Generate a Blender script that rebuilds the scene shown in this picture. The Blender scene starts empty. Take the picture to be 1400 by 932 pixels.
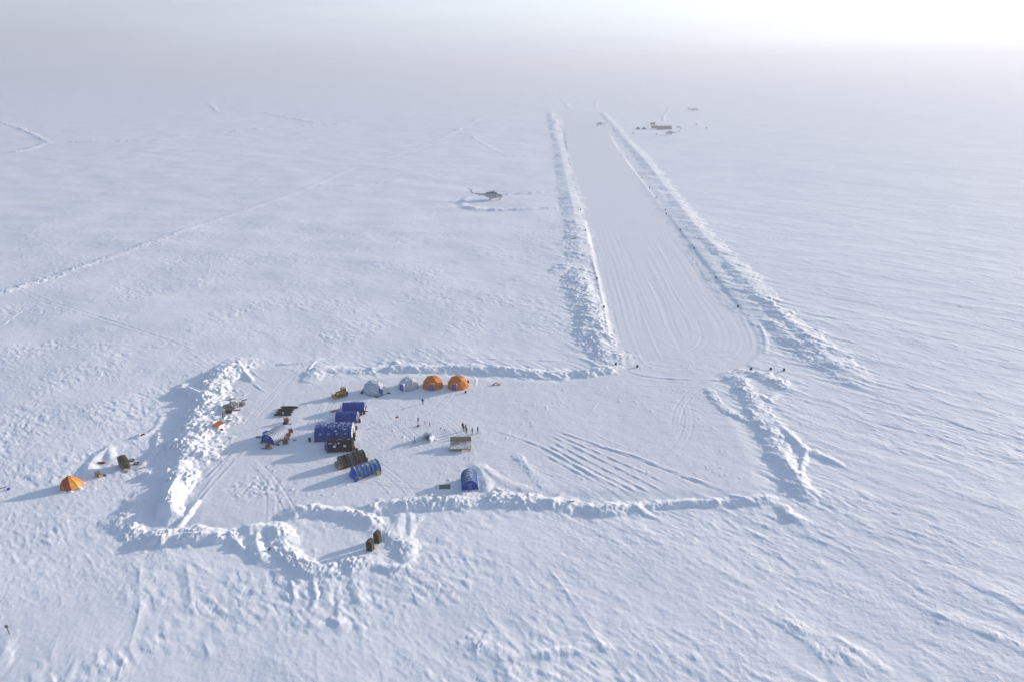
import bpy, bmesh, math, random
import numpy as np
from mathutils import Vector, Matrix

random.seed(7)
R = math.radians
scene = bpy.context.scene
COL = scene.collection

# ------------------------------------------------------------------ camera
W0, H0, F0 = 1400.0, 932.0, 1000.0
CAM_H = 90.0
PITCH = R(21.02)
ROLL = R(0.6)
cam_data = bpy.data.cameras.new('camera')
cam_data.sensor_width = 36.0
cam_data.lens = F0 / W0 * 36.0
cam_data.clip_start = 0.5
cam_data.clip_end = 90000.0
cam = bpy.data.objects.new('camera', cam_data)
COL.objects.link(cam)
cF = Vector((0, math.cos(PITCH), -math.sin(PITCH)))
cR0 = Vector((1, 0, 0))
cU0 = cR0.cross(cF)
cR = cR0 * math.cos(ROLL) - cU0 * math.sin(ROLL)
cU = cR.cross(cF)
cam.matrix_world = Matrix(((cR.x, cU.x, -cF.x, 0), (cR.y, cU.y, -cF.y, 0), (cR.z, cU.z, -cF.z, CAM_H), (0, 0, 0, 1)))
scene.camera = cam

def G(px, py, z=0.0):
    """ground point seen at a place of the photograph (used to read off the plan of the camp)"""
    d = cF * F0 + cR * (px - W0 / 2) - cU * (py - H0 / 2)
    t = (z - CAM_H) / d.z
    return Vector((d.x * t, d.y * t, z))

# ------------------------------------------------------------------ light
SUN_EL = R(11.0)
SUN_DIR = Vector((0.88 * math.cos(SUN_EL), 0.475 * math.cos(SUN_EL), math.sin(SUN_EL))).normalized()   # towards the sun
w = bpy.data.worlds.new('World')
scene.world = w
w.use_nodes = True
wt = w.node_tree
wt.nodes.clear()
sky = wt.nodes.new('ShaderNodeTexSky')
sky.sky_type = 'NISHITA'
sky.sun_disc = False
sky.sun_elevation = SUN_EL
sky.sun_rotation = math.atan2(SUN_DIR.x, SUN_DIR.y)
sky.altitude = 0
sky.air_density = 1.0
sky.dust_density = 1.0
sky.ozone_density = 2.5
# thin even cloud veil over the clear sky, thicker low down and glowing round the sun
geo = wt.nodes.new('ShaderNodeTexCoord')
sep = wt.nodes.new('ShaderNodeSeparateXYZ')
wt.links.new(geo.outputs['Generated'], sep.inputs[0])
rise = wt.nodes.new('ShaderNodeMapRange')
rise.inputs['From Min'].default_value = 0.0
rise.inputs['From Max'].default_value = 0.24
rise.inputs['To Min'].default_value = 1.0
rise.inputs['To Max'].default_value = 0.12
wt.links.new(sep.outputs['Z'], rise.inputs['Value'])
dot = wt.nodes.new('ShaderNodeVectorMath'); dot.operation = 'DOT_PRODUCT'
wt.links.new(geo.outputs['Generated'], dot.inputs[0])
dot.inputs[1].default_value = SUN_DIR
glow = wt.nodes.new('ShaderNodeValToRGB')
glow.color_ramp.interpolation = 'B_SPLINE'
cr = glow.color_ramp
cr.elements[0].position = 0.0; cr.elements[0].color = (0.31, 0.325, 0.44, 1)
cr.elements[1].position = 1.0; cr.elements[1].color = (1.0, 1.0, 1.0, 1)
e = cr.elements.new(0.5); e.color = (0.375, 0.395, 0.48, 1)
e = cr.elements.new(0.75); e.color = (0.57, 0.61, 0.71, 1)
e = cr.elements.new(0.93); e.color = (0.80, 0.83, 0.90, 1)
mp = wt.nodes.new('ShaderNodeMapRange')
mp.inputs['From Min'].default_value = -1; mp.inputs['From Max'].default_value = 1
wt.links.new(dot.outputs['Value'], mp.inputs['Value'])
wt.links.new(mp.outputs[0], glow.inputs['Fac'])
vs = wt.nodes.new('ShaderNodeVectorMath'); vs.operation = 'SCALE'
wt.links.new(glow.outputs['Color'], vs.inputs[0])
lift = wt.nodes.new('ShaderNodeMapRange')
lift.inputs['From Min'].default_value = 0.0; lift.inputs['From Max'].default_value = 0.09
lift.inputs['To Min'].default_value = 5.7; lift.inputs['To Max'].default_value = 7.4
wt.links.new(sep.outputs['Z'], lift.inputs['Value'])
cmap = wt.nodes.new('ShaderNodeMapping'); cmap.inputs['Scale'].default_value = (2.2, 2.2, 26)
wt.links.new(geo.outputs['Generated'], cmap.inputs['Vector'])
cn = wt.nodes.new('ShaderNodeTexNoise'); cn.inputs['Scale'].default_value = 1.0; cn.inputs['Detail'].default_value = 5
wt.links.new(cmap.outputs[0], cn.inputs['Vector'])
cm = wt.nodes.new('ShaderNodeMapRange'); cm.inputs['From Min'].default_value = .3; cm.inputs['From Max'].default_value = .7
cm.inputs['To Min'].default_value = .94; cm.inputs['To Max'].default_value = 1.06
wt.links.new(cn.outputs['Fac'], cm.inputs['Value'])
lm = wt.nodes.new('ShaderNodeMath'); lm.operation = 'MULTIPLY'
wt.links.new(lift.outputs[0], lm.inputs[0]); wt.links.new(cm.outputs[0], lm.inputs[1])
wt.links.new(lm.outputs[0], vs.inputs['Scale'])
mix = wt.nodes.new('ShaderNodeMix'); mix.data_type = 'RGBA'
wt.links.new(rise.outputs[0], mix.inputs['Factor'])
wt.links.new(sky.outputs['Color'], mix.inputs['A'])
wt.links.new(vs.outputs[0], mix.inputs['B'])
bg = wt.nodes.new('ShaderNodeBackground')
bg.inputs['Strength'].default_value = 0.085
wt.links.new(mix.outputs['Result'], bg.inputs['Color'])
wo = wt.nodes.new('ShaderNodeOutputWorld')
wt.links.new(bg.outputs[0], wo.inputs['Surface'])

sd = bpy.data.lights.new('sun', 'SUN')
sd.energy = 2.5
sd.angle = R(1.0)
sd.color = (1.0, 0.885, 0.76)
so = bpy.data.objects.new('sun', sd)
COL.objects.link(so)
so.rotation_euler = SUN_DIR.to_track_quat('Z', 'Y').to_euler()

scene.view_settings.view_transform = 'Standard'
scene.view_settings.look = 'None'
scene.view_settings.gamma = 1
scene.view_settings.exposure = 1.36
scene.render.engine = 'CYCLES'
scene.cycles.use_denoising = True
scene.cycles.max_bounces = 6
scene.cycles.diffuse_bounces = 3
scene.cycles.volume_bounces = 1
scene.cycles.sample_clamp_indirect = 5

# ------------------------------------------------------------------ materials
def mat(name, color, rough=0.7, metallic=0.0, noise=0.0, nscale=3.0, color2=None, snow=0.0, bump=0.0, spec=0.3):
    """plain surface with a mottled colour, an optional second colour and wind-blown snow lying on what faces up"""
    m = bpy.data.materials.new(name); m.use_nodes = True
    t = m.node_tree; b = t.nodes['Principled BSDF']
    b.inputs['Roughness'].default_value = rough
    b.inputs['Metallic'].default_value = metallic
    b.inputs['Specular IOR Level'].default_value = spec
    tc = t.nodes.new('ShaderNodeTexCoord')
    n = t.nodes.new('ShaderNodeTexNoise'); n.inputs['Scale'].default_value = nscale; n.inputs['Detail'].default_value = 5
    t.links.new(tc.outputs['Object'], n.inputs['Vector'])
    rp = t.nodes.new('ShaderNodeValToRGB')
    c = color; c2 = color2 or tuple(v * (1 - noise) for v in color)
    rp.color_ramp.elements[0].position = 0.38; rp.color_ramp.elements[0].color = (*c2, 1)
    rp.color_ramp.elements[1].position = 0.62; rp.color_ramp.elements[1].color = (*c, 1)
    t.links.new(n.outputs['Fac'], rp.inputs['Fac'])
    out = rp.outputs['Color']
    if snow > 0:
        g = t.nodes.new('ShaderNodeNewGeometry'); s = t.nodes.new('ShaderNodeSeparateXYZ')
        t.links.new(g.outputs['Normal'], s.inputs[0])
        n2 = t.nodes.new('ShaderNodeTexNoise'); n2.inputs['Scale'].default_value = 2.2; n2.inputs['Detail'].default_value = 6
        t.links.new(tc.outputs['Object'], n2.inputs['Vector'])
        a = t.nodes.new('ShaderNodeMath'); a.operation = 'MULTIPLY_ADD'
        t.links.new(n2.outputs['Fac'], a.inputs[0]); a.inputs[1].default_value = 1.6
        t.links.new(s.outputs['Z'], a.inputs[2])
        mr = t.nodes.new('ShaderNodeMapRange')
        mr.inputs['From Min'].default_value = 2.15 - snow; mr.inputs['From Max'].default_value = 2.3 - snow
        t.links.new(a.outputs[0], mr.inputs['Value'])
        mx = t.nodes.new('ShaderNodeMix'); mx.data_type = 'RGBA'
        t.links.new(mr.outputs[0], mx.inputs['Factor'])
        t.links.new(out, mx.inputs['A']); mx.inputs['B'].default_value = (0.8, 0.82, 0.86, 1)
        out = mx.outputs['Result']
    t.links.new(out, b.inputs['Base Color'])
    if bump > 0:
        bp = t.nodes.new('ShaderNodeBump'); bp.inputs['Distance'].default_value = bump
        t.links.new(n.outputs['Fac'], bp.inputs['Height'])
        t.links.new(bp.outputs[0], b.inputs['Normal'])
    return m
# ------------------------------------------------------------------ noise on arrays
def _hash(ix, iy, seed):
    h = (ix.astype(np.int64) * 374761393 + iy.astype(np.int64) * 668265263 + seed * 1442695041) & 0xFFFFFFFF
    h = ((h ^ (h >> 13)) * 1274126177) & 0xFFFFFFFF
    h = ((h ^ (h >> 16)) * 2246822519) & 0xFFFFFFFF
    return (h ^ (h >> 15)) & 0xFFFFFF

def rnd(ix, iy, seed):
    return _hash(ix, iy, seed) / float(0xFFFFFF)

_ga = np.arange(256) * (2 * np.pi / 256)
_gx, _gy = np.cos(_ga), np.sin(_ga)
def perlin(x, y, seed):
    """gradient noise, about -1..1"""
    ix = np.floor(x); iy = np.floor(y)
    fx = x - ix; fy = y - iy
    ix = ix.astype(np.int64); iy = iy.astype(np.int64)
    ux = fx * fx * fx * (fx * (fx * 6 - 15) + 10); uy = fy * fy * fy * (fy * (fy * 6 - 15) + 10)
    def g(ax, ay, dx, dy):
        k = _hash(ax, ay, seed) & 255
        return _gx[k] * dx + _gy[k] * dy
    a = g(ix, iy, fx, fy); b = g(ix + 1, iy, fx - 1, fy)
    c = g(ix, iy + 1, fx, fy - 1); d = g(ix + 1, iy + 1, fx - 1, fy - 1)
    return ((a + (b - a) * ux) * (1 - uy) + (c + (d - c) * ux) * uy) * 1.5

def blocks(x, y, seed):
    """broken snow: cells, each a tilted slab of its own height"""
    ix = np.floor(x).astype(np.int64); iy = np.floor(y).astype(np.int64)
    best = np.full(x.shape, 9.0); out = np.zeros(x.shape)
    for dx in (-1, 0, 1):
        for dy in (-1, 0, 1):
            cx, cy = ix + dx, iy + dy
            px = cx + rnd(cx, cy, seed); py = cy + rnd(cx, cy, seed + 1)
            ex, ey = x - px, y - py
            d = ex * ex + ey * ey
            val = rnd(cx, cy, seed + 2) ** 1.5 + ex * (rnd(cx, cy, seed + 3) - .5) * 1.3 + ey * (rnd(cx, cy, seed + 4) - .5) * 1.3 - d * .35
            m = d < best
            out = np.where(m, val, out); best = np.where(m, d, best)
    return out

def sstep(a, b, x):
    t = np.clip((x - a) / (b - a), 0, 1)
    return t * t * (3 - 2 * t)

def P(pts):
    return np.array([tuple(G(a, b))[:2] for a, b in pts])

def smooth_line(pts, n=2):
    for _ in range(n):
        q = [pts[0]]
        for i in range(len(pts) - 1):
            q += [pts[i] * .75 + pts[i + 1] * .25, pts[i] * .25 + pts[i + 1] * .75]
        q.append(pts[-1]); pts = np.array(q)
    return pts

def dist_line(X, Y, pts, reach):
    """distance to a line of points and the length along it; only filled within reach"""
    D = np.full(X.shape, 1e4); S = np.zeros(X.shape); SD = np.zeros(X.shape)
    acc = 0.0
    for i in range(len(pts) - 1):
        ax, ay = pts[i]; bx, by = pts[i + 1]
        L = math.hypot(bx - ax, by - ay)
        if L < 1e-6: continue
        m = np.nonzero((X > min(ax, bx) - reach) & (X < max(ax, bx) + reach) & (Y > min(ay, by) - reach) & (Y < max(ay, by) + reach))[0]
        if len(m):
            x = X[m] - ax; y = Y[m] - ay
            tx, ty = (bx - ax) / L, (by - ay) / L
            t = np.clip(x * tx + y * ty, 0, L)
            d = np.hypot(x - t * tx, y - t * ty)
            k = d < D[m]
            mm = m[k]
            D[mm] = d[k]; S[mm] = acc + t[k]; SD[mm] = np.sign(x * ty - y * tx)[k]
        acc += L
    return D, S, SD

def inside(X, Y, poly):
    c = np.zeros(X.shape, bool); n = len(poly)
    for i in range(n):
        x1, y1 = poly[i]; x2, y2 = poly[(i + 1) % n]
        if y1 == y2: continue
        k = ((Y > y1) != (Y > y2)) & (X < (x2 - x1) * (Y - y1) / (y2 - y1) + x1)
        c ^= k
    return c

# ------------------------------------------------------------------ plan of the camp (read off the photograph)
YARD = P([(322, 500), (300, 540), (292, 590), (268, 640), (245, 690), (240, 728), (300, 728), (370, 715), (480, 700), (640, 682),
          (760, 685), (900, 684), (1030, 682), (1060, 670), (1040, 610), (1010, 560), (985, 520), (1030, 490), (1000, 470), (845, 490),
          (838, 505), (760, 516), (640, 510), (560, 506), (430, 518), (400, 500)])
RUN_L = [(766, 153), (771, 190), (778, 230), (788, 266), (798, 305), (809, 350), (820, 395), (829, 440), (838, 480), (846, 500)]
RUN_END = [(862, 510), (900, 518), (945, 521), (985, 517), (1018, 505), (1038, 488)]
RUN_R = [(1044, 472), (1036, 450), (1015, 422), (996, 400), (975, 372), (950, 340), (928, 311), (905, 280), (878, 245), (852, 211), (832, 180), (818, 153)]
RUNWAY = P(RUN_L + RUN_END + RUN_R)
RUN_EDGE = smooth_line(P(RUN_L + RUN_END + RUN_R))

# line, half width (m), height (m), rubble (m), seed
BERMS = [
    # west side of the yard
    ([(322, 499), (303, 514), (287, 530), (284, 548), (288, 562), (281, 578), (272, 596), (262, 614), (248, 632)], 6.6, 1.3, 1.1),
    ([(283, 545), (272, 566), (258, 598), (244, 626)], 5.4, 1.15, 1.1),
    ([(245, 530), (262, 536), (285, 545)], 1.8, 1.5, .6),
    ([(248, 566), (262, 562), (280, 560)], 2.2, 1.3, .6),
    ([(244, 528), (262, 522), (290, 515), (322, 498)], 1.4, .7, .3),
    ([(325, 494), (331, 506), (345, 520)], 1.0, .8, .1),
    ([(248, 632), (243, 650), (238, 668), (230, 688), (236, 704)], 2.8, 2.1, .8),
    ([(198, 650), (214, 649), (236, 646)], 1.5, 1.7, .3),
    ([(262, 640), (246, 668), (232, 690), (243, 706)], 2.4, 1.1, .8),
    ([(268, 655), (252, 675)], .8, .6, .1), ([(270, 684), (258, 702), (236, 726)], .9, .8, .2),
    # dumped heap outside the south-west corner
    ([(196, 676), (182, 694), (170, 712), (152, 712)], 3.2, 1.4, .5),
    ([(172, 714), (180, 726), (186, 732)], 2.6, 1.4, .8),
    # south side
    ([(192, 738), (215, 735), (240, 733), (268, 733), (300, 733), (328, 728)], 2.6, 1.9, .8),
    ([(262, 722), (290, 727), (312, 730)], 1.6, 1.0, .5),
    ([(328, 728), (345, 722), (372, 720), (384, 728), (392, 740)], 2.2, 1.5, .7),
    ([(322, 738), (332, 752), (334, 745)], 1.4, 1.3, .4),
    ([(352, 726), (350, 745), (356, 758), (366, 766)], 1.6, 1.5, .4),
    ([(380, 724), (384, 745), (398, 762), (416, 778), (436, 780), (456, 772), (470, 768)], 2.6, 1.35, .9),
    ([(470, 768), (490, 772), (505, 766), (525, 762)], 2.4, 1.0, .8),
    ([(505, 770), (530, 776), (550, 776), (556, 768)], 1.4, .6, .2),
    ([(392, 704), (412, 698), (432, 696), (460, 700), (486, 702), (504, 708), (514, 720)], 2.2, 1.6, .6),
    ([(530, 722), (545, 738), (560, 742), (558, 758), (545, 768)], 2.2, .8, .6),
    ([(500, 698), (535, 690), (568, 687), (600, 685), (640, 683), (672, 681), (705, 684), (740, 684), (768, 686)], 2.5, 1.5, .9),
    ([(768, 686), (800, 692), (812, 696), (826, 695), (850, 692), (880, 690)], 2.2, 1.8, .4),
    ([(795, 672), (812, 684), (815, 694)], 5, .7, .1), ([(830, 670), (860, 684)], 4.5, .6, .1),
    ([(880, 690), (915, 687), (950, 686), (985, 684), (1020, 683), (1042, 682), (1058, 680)], 1.7, 1.3, .4),
    # north side
    ([(424, 518), (428, 509), (446, 503), (470, 504), (490, 505), (512, 503), (524, 498)], 2.6, 1.3, .5),
    ([(538, 492), (545, 498), (556, 500), (562, 497)], 1.8, 1.7, .5),
    ([(524, 503), (560, 502), (600, 503), (650, 502), (700, 506), (740, 510), (780, 510), (815, 508), (838, 502)], 3.0, 1.6, .5),
    ([(380, 498), (410, 496), (440, 490)], 1.0, .6, .3),
    # runway, west bank
    ([(753, 154), (758, 172), (764, 195), (768, 218), (773, 242), (778, 262), (783, 285), (787, 310), (790, 335), (791, 358)], 7.0, 1.7, 1.1),
    ([(768, 372), (784, 362), (792, 385), (800, 410), (805, 432), (812, 455), (824, 474), (834, 492)], 5.5, 1.5, 1.0),
    ([(798, 380), (806, 410), (815, 440), (824, 470)], 3.0, 1.0, .6),
    ([(806, 345), (814, 372), (823, 412), (832, 455), (843, 496)], .7, .35, 0), ([(808, 350), (819, 392), (826, 430), (835, 470)], .5, .3, 0),
    # runway, east bank: a long slope up to a sharp ridge
    ([(824, 156), (838, 170), (858, 194), (884, 222), (905, 250), (928, 280), (948, 308), (976, 340), (1002, 368), (1030, 400), (1056, 424), (1092, 452), (1118, 474), (1142, 500), (1158, 512)], 6.5, 1.9, .4),
    ([(878, 228), (900, 262), (922, 290), (944, 315), (962, 345), (984, 375), (1006, 400), (1030, 424), (1052, 440)], 8.0, 1.0, .1),
    ([(1052, 440), (1080, 462), (1106, 484), (1130, 498)], 4.5, 1.1, .5),
    ([(1036, 405), (1062, 425), (1090, 455), (1130, 490)], 3.0, 1.0, .8),
    ([(938, 318), (952, 340), (980, 375), (1010, 412), (1036, 440), (1048, 465), (1046, 484)], .8, .3, .1),
    # east side of the yard
    ([(1000, 512), (1012, 524), (1024, 540), (1034, 562), (1050, 580), (1060, 600)], 3.0, .9, .8),
    ([(968, 532), (984, 552), (1000, 565), (1040, 580)], 1.6, .45, .4),
    ([(1000, 512), (1030, 508), (1060, 520), (1078, 532)], 3.0, .7, .7),
    ([(1052, 596), (1066, 616), (1080, 640), (1094, 662), (1104, 676)], 2.6, 1.3, .5),
    ([(1060, 575), (1084, 598), (1102, 616)], 1.6, .9, .2), ([(1102, 616), (1096, 634), (1092, 652)], 1.2, .8, .1),
    ([(1104, 614), (1128, 624), (1144, 632)], 1.6, .8, .3),
    ([(1066, 688), (1080, 704), (1096, 712)], 1.6, .8, .4),
    ([(1040, 540), (1050, 548), (1060, 540)], 1.4, .8, .3),
    # helicopter stand beside the runway
    ([(690, 266), (720, 265), (745, 263), (772, 260)], 3.6, 1.7, .3),
    ([(634, 284), (645, 286), (655, 286)], 4.5, 2.6, .6),
    ([(655, 288), (700, 288), (740, 287), (786, 284)], 3.4, 1.6, .3), ([(634, 284), (632, 276), (640, 270)], 3, 1, .3),
    # drift at the half-buried tent
    ([(647, 634), (656, 641), (662, 650), (666, 664), (664, 672)], 1.6, .6, .1),
    ([(656, 636), (674, 648), (690, 658), (720, 668)], 1.4, .5, .1),
    ([(706, 622), (716, 634), (734, 652), (752, 668)], 1.4, .2, .3),
    # mounds and drifts in the west
    ([(120, 648), (124, 630), (148, 612)], 1.6, 1.2, 0), ([(148, 612), (152, 628)], 1.4, 1.0, 0),
    ([(184, 597), (196, 594)], 1.2, 1.0, .4), ([(196, 594), (212, 586), (222, 566)], 1.0, .5, 0),
    ([(217, 590), (214, 610), (206, 622), (192, 636)], 1.2, .8, 0), ([(228, 604), (218, 616)], .9, .6, 0),
    # far end of the runway
    ([(738, 152), (770, 151), (800, 151), (850, 152)], 4.0, .9, .2), ([(765, 130), (772, 138), (778, 149)], 5, .8, .3), ([(818, 134), (814, 142), (815, 150)], 5, .8, .3),
    ([(845, 171), (870, 171), (890, 170)], 3, .6, .2), ([(848, 188), (880, 186), (940, 184)], 3, .6, .2), ([(908, 165), (906, 160), (914, 152), (916, 147)], 3, 1.0, .2),
    # old refrozen ridges in the pack ice
    ([(0, 402), (30, 392), (50, 387), (100, 370), (175, 345), (250, 317), (325, 292), (390, 270), (430, 255), (475, 232), (530, 215), (590, 197), (660, 160), (695, 149), (740, 126)], 3.2, .38, .9),
    ([(0, 210), (30, 207), (65, 195), (107, 195), (165, 194), (220, 192), (250, 186), (300, 182), (375, 175), (425, 172), (470, 169)], 5.5, 2.0, 1.4),
    ([(0, 167), (40, 180), (65, 195)], 4, 1.3, 1.2), ([(0, 150), (30, 162)], 3, .7, .8),
    ([(286, 143), (292, 147), (300, 155), (350, 152), (390, 160), (430, 167)], 6, 1.8, 1.2),
    ([(435, 255), (500, 255), (575, 242), (650, 232), (700, 227)], 3.5, 1.0, .8),
    ([(645, 187), (670, 202), (695, 215)], 2.0, .5, .5),
    ([(0, 96), (140, 97), (300, 96), (420, 93), (560, 91)], 14, 5, 2), ([(500, 105), (640, 102), (760, 104)], 9, 2.5, 1),
    ([(100, 120), (200, 122), (330, 118)], 7, 2, 1), ([(930, 105), (1040, 98), (1200, 94)], 9, 2.5, 1),
    # bottom edge of the picture
    ([(640, 878), (662, 882), (676, 888), (690, 904), (700, 926)], 2.6, .35, .35), ([(690, 900), (760, 890), (830, 882)], 1.0, .4, .2),
    ([(456, 846), (462, 850), (468, 858)], 1.2, .7, .3), ([(460, 800), (464, 830), (462, 848)], .8, .15, .1),
    ([(428, 792), (434, 818), (424, 832)], .8, .35, .3), ([(398, 794), (404, 820)], .8, .35, .3),
    ([(1278, 838), (1292, 846), (1300, 856)], 2.0, .5, .2), ([(1300, 845), (1340, 862), (1400, 880)], 1.5, .15, .2),
    ([(1112, 860), (1140, 880), (1170, 905), (1200, 925)], 2, .12, .2), ([(1066, 842), (1100, 862), (1130, 890), (1150, 918)], 2, .1, .2),
    ([(1140, 868), (1180, 892), (1216, 918)], 1.2, .3, .2), ([(-4, 918), (4, 895), (9, 872)], 1.6, .3, .1),
    ([(548, 700), (543, 716), (541, 730)], 1.4, .6, .1), ([(560, 698), (562, 714), (560, 732)], 1.2, .5, .1), ([(575, 705), (560, 726), (556, 744)], .9, .4, .1),
    ([(452, 790), (448, 806), (444, 820)], 1.2, .3, .1), ([(480, 790), (490, 812), (496, 826)], 1.3, .3, .1), ([(410, 785), (404, 806)], 1.2, .3, .1),
    ([(176, 700), (190, 680), (204, 664)], .8, .5, .1), ([(184, 712), (200, 690), (212, 672)], .8, .4, .1), ([(148, 712), (166, 700)], 1.0, .5, .1),
]
# plough and vehicle tracks in the yard: line, half width, height
TRACKS = [([(754, 585), (880, 628), (960, 660), (1011, 677)], .38, .42), ([(750, 588), (840, 626), (943, 674)], .36, .36),
          ([(747, 591), (830, 630), (917, 676)], .36, .36), ([(742, 595), (820, 636), (900, 678)], .36, .36),
          ([(737, 600), (810, 640), (887, 680)], .36, .36), ([(733, 604), (800, 642), (874, 680)], .36, .34),
          ([(724, 608), (790, 644), (857, 682)], .36, .34), ([(790, 604), (850, 614), (930, 646), (1000, 672)], .4, .42), ([(670, 586), (720, 600), (780, 628), (846, 672)], .4, .25),
          ([(793, 582), (828, 535)], .25, .14), ([(793, 582), (840, 605), (875, 618)], .25, .14),
          ([(315, 492), (330, 512), (352, 528), (372, 542)], .35, .3), ([(327, 490), (345, 508), (365, 522)], .35, .3),
          ([(420, 512), (425, 498), (440, 486)], .4, .4), ([(290, 520), (318, 530), (330, 540)], .3, .2),
          ([(350, 600), (310, 640), (268, 690), (240, 728)], .4, .2), ([(340, 598), (300, 640), (262, 690)], .35, .15), ([(346, 594), (305, 630), (285, 650), (262, 668)], .4, .22),
          ([(846, 501), (870, 511), (905, 516), (960, 519), (1000, 519), (1030, 510)], .6, .3), ([(860, 515), (920, 522), (1000, 522)], .3, .18),
          ([(820, 524), (900, 527), (970, 529)], .25, .16), ([(690, 520), (780, 524), (860, 535), (940, 552), (985, 580)], .3, .12),
          ([(640, 533), (652, 524), (650, 514), (640, 507)], .35, .3), ([(630, 536), (662, 516), (700, 508)], .3, .2),
          ([(0, 380), (50, 405), (125, 430), (200, 455), (250, 470), (290, 490)], .6, .16), ([(0, 385), (50, 410), (125, 435), (200, 460), (250, 475)], .5, .13),
          ([(0, 448), (20, 432), (34, 424)], .5, .35), ([(940, 445), (965, 462), (985, 478), (995, 470)], .5, .07),
          ([(560, 500), (610, 490), (700, 490), (800, 494)], .5, .3), ([(70, 470), (200, 474), (250, 476)], .6, .15),
          ([(700, 660), (690, 640), (620, 640)], .3, .1), ([(930, 480), (900, 462)], .5, .12)]

SCARS = []
rw_ = random.Random(11)
CAMPC = tuple(G(500, 600))[:2]
WHEEL = []
for i_ in range(40):
    sx, sy = rw_.uniform(330, 980), rw_.uniform(535, 680)
    p0 = Vector(tuple(G(sx, sy))[:2]); an = rw_.choice([0.05, -.1, -.75, -.6, .6, 1.4]) + rw_.uniform(-.3, .3); cv_ = rw_.uniform(-.03, .03)
    pts_ = [tuple(p0)]
    for q_ in range(rw_.randint(6, 14)):
        p0 = p0 + Vector((math.cos(an), math.sin(an))) * 4.5; an += cv_ * 4.5 * (.5 if q_ % 2 else 1); pts_.append(tuple(p0))
    WHEEL.append((np.array(pts_), .22, rw_.uniform(.012, .04)))
def x_(A, m): return A[m]
rf_ = random.Random(23)
for i_ in range(16):
    fx, fy = rf_.uniform(-60, 1350), 92 + 70 * rf_.random() ** 1.3
    if 700 < fx < 960: continue
    ln_ = [(fx, fy)]
    for q_ in range(rf_.randint(3, 7)):
        fx += rf_.uniform(25, 70); fy = max(90, fy + rf_.uniform(-3.5, 3.5)); ln_.append((fx, fy))
    BERMS.append((ln_, 2.0 + 300 / (fy - 78) * .5, .5 + 20 / (fy - 78), .6))
rs_ = random.Random(77)
for i_ in range(60):
    fx, fy = rs_.uniform(0, 1400), rs_.choice([rs_.uniform(200, 480), rs_.uniform(700, 925)])
    if 740 < fx < 1150 and fy < 520: fx = rs_.uniform(1160, 1400)
    p0 = Vector(tuple(G(fx, fy))[:2]); an = -.8 + rs_.gauss(0, .22) if fx > 700 or rs_.random() < .5 else rs_.uniform(-1.4, 1.4)
    ln_ = [tuple(p0)]
    for q_ in range(rs_.randint(3, 8)):
        an += rs_.gauss(0, .12); p0 = p0 + Vector((math.cos(an), math.sin(an))) * (5 + p0.y * .03); ln_.append(tuple(p0))
    SCARS.append((np.array(ln_), .3 + rs_.random() * .5, rs_.uniform(.06, .2)))
SNOW_CACHE = {}
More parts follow.
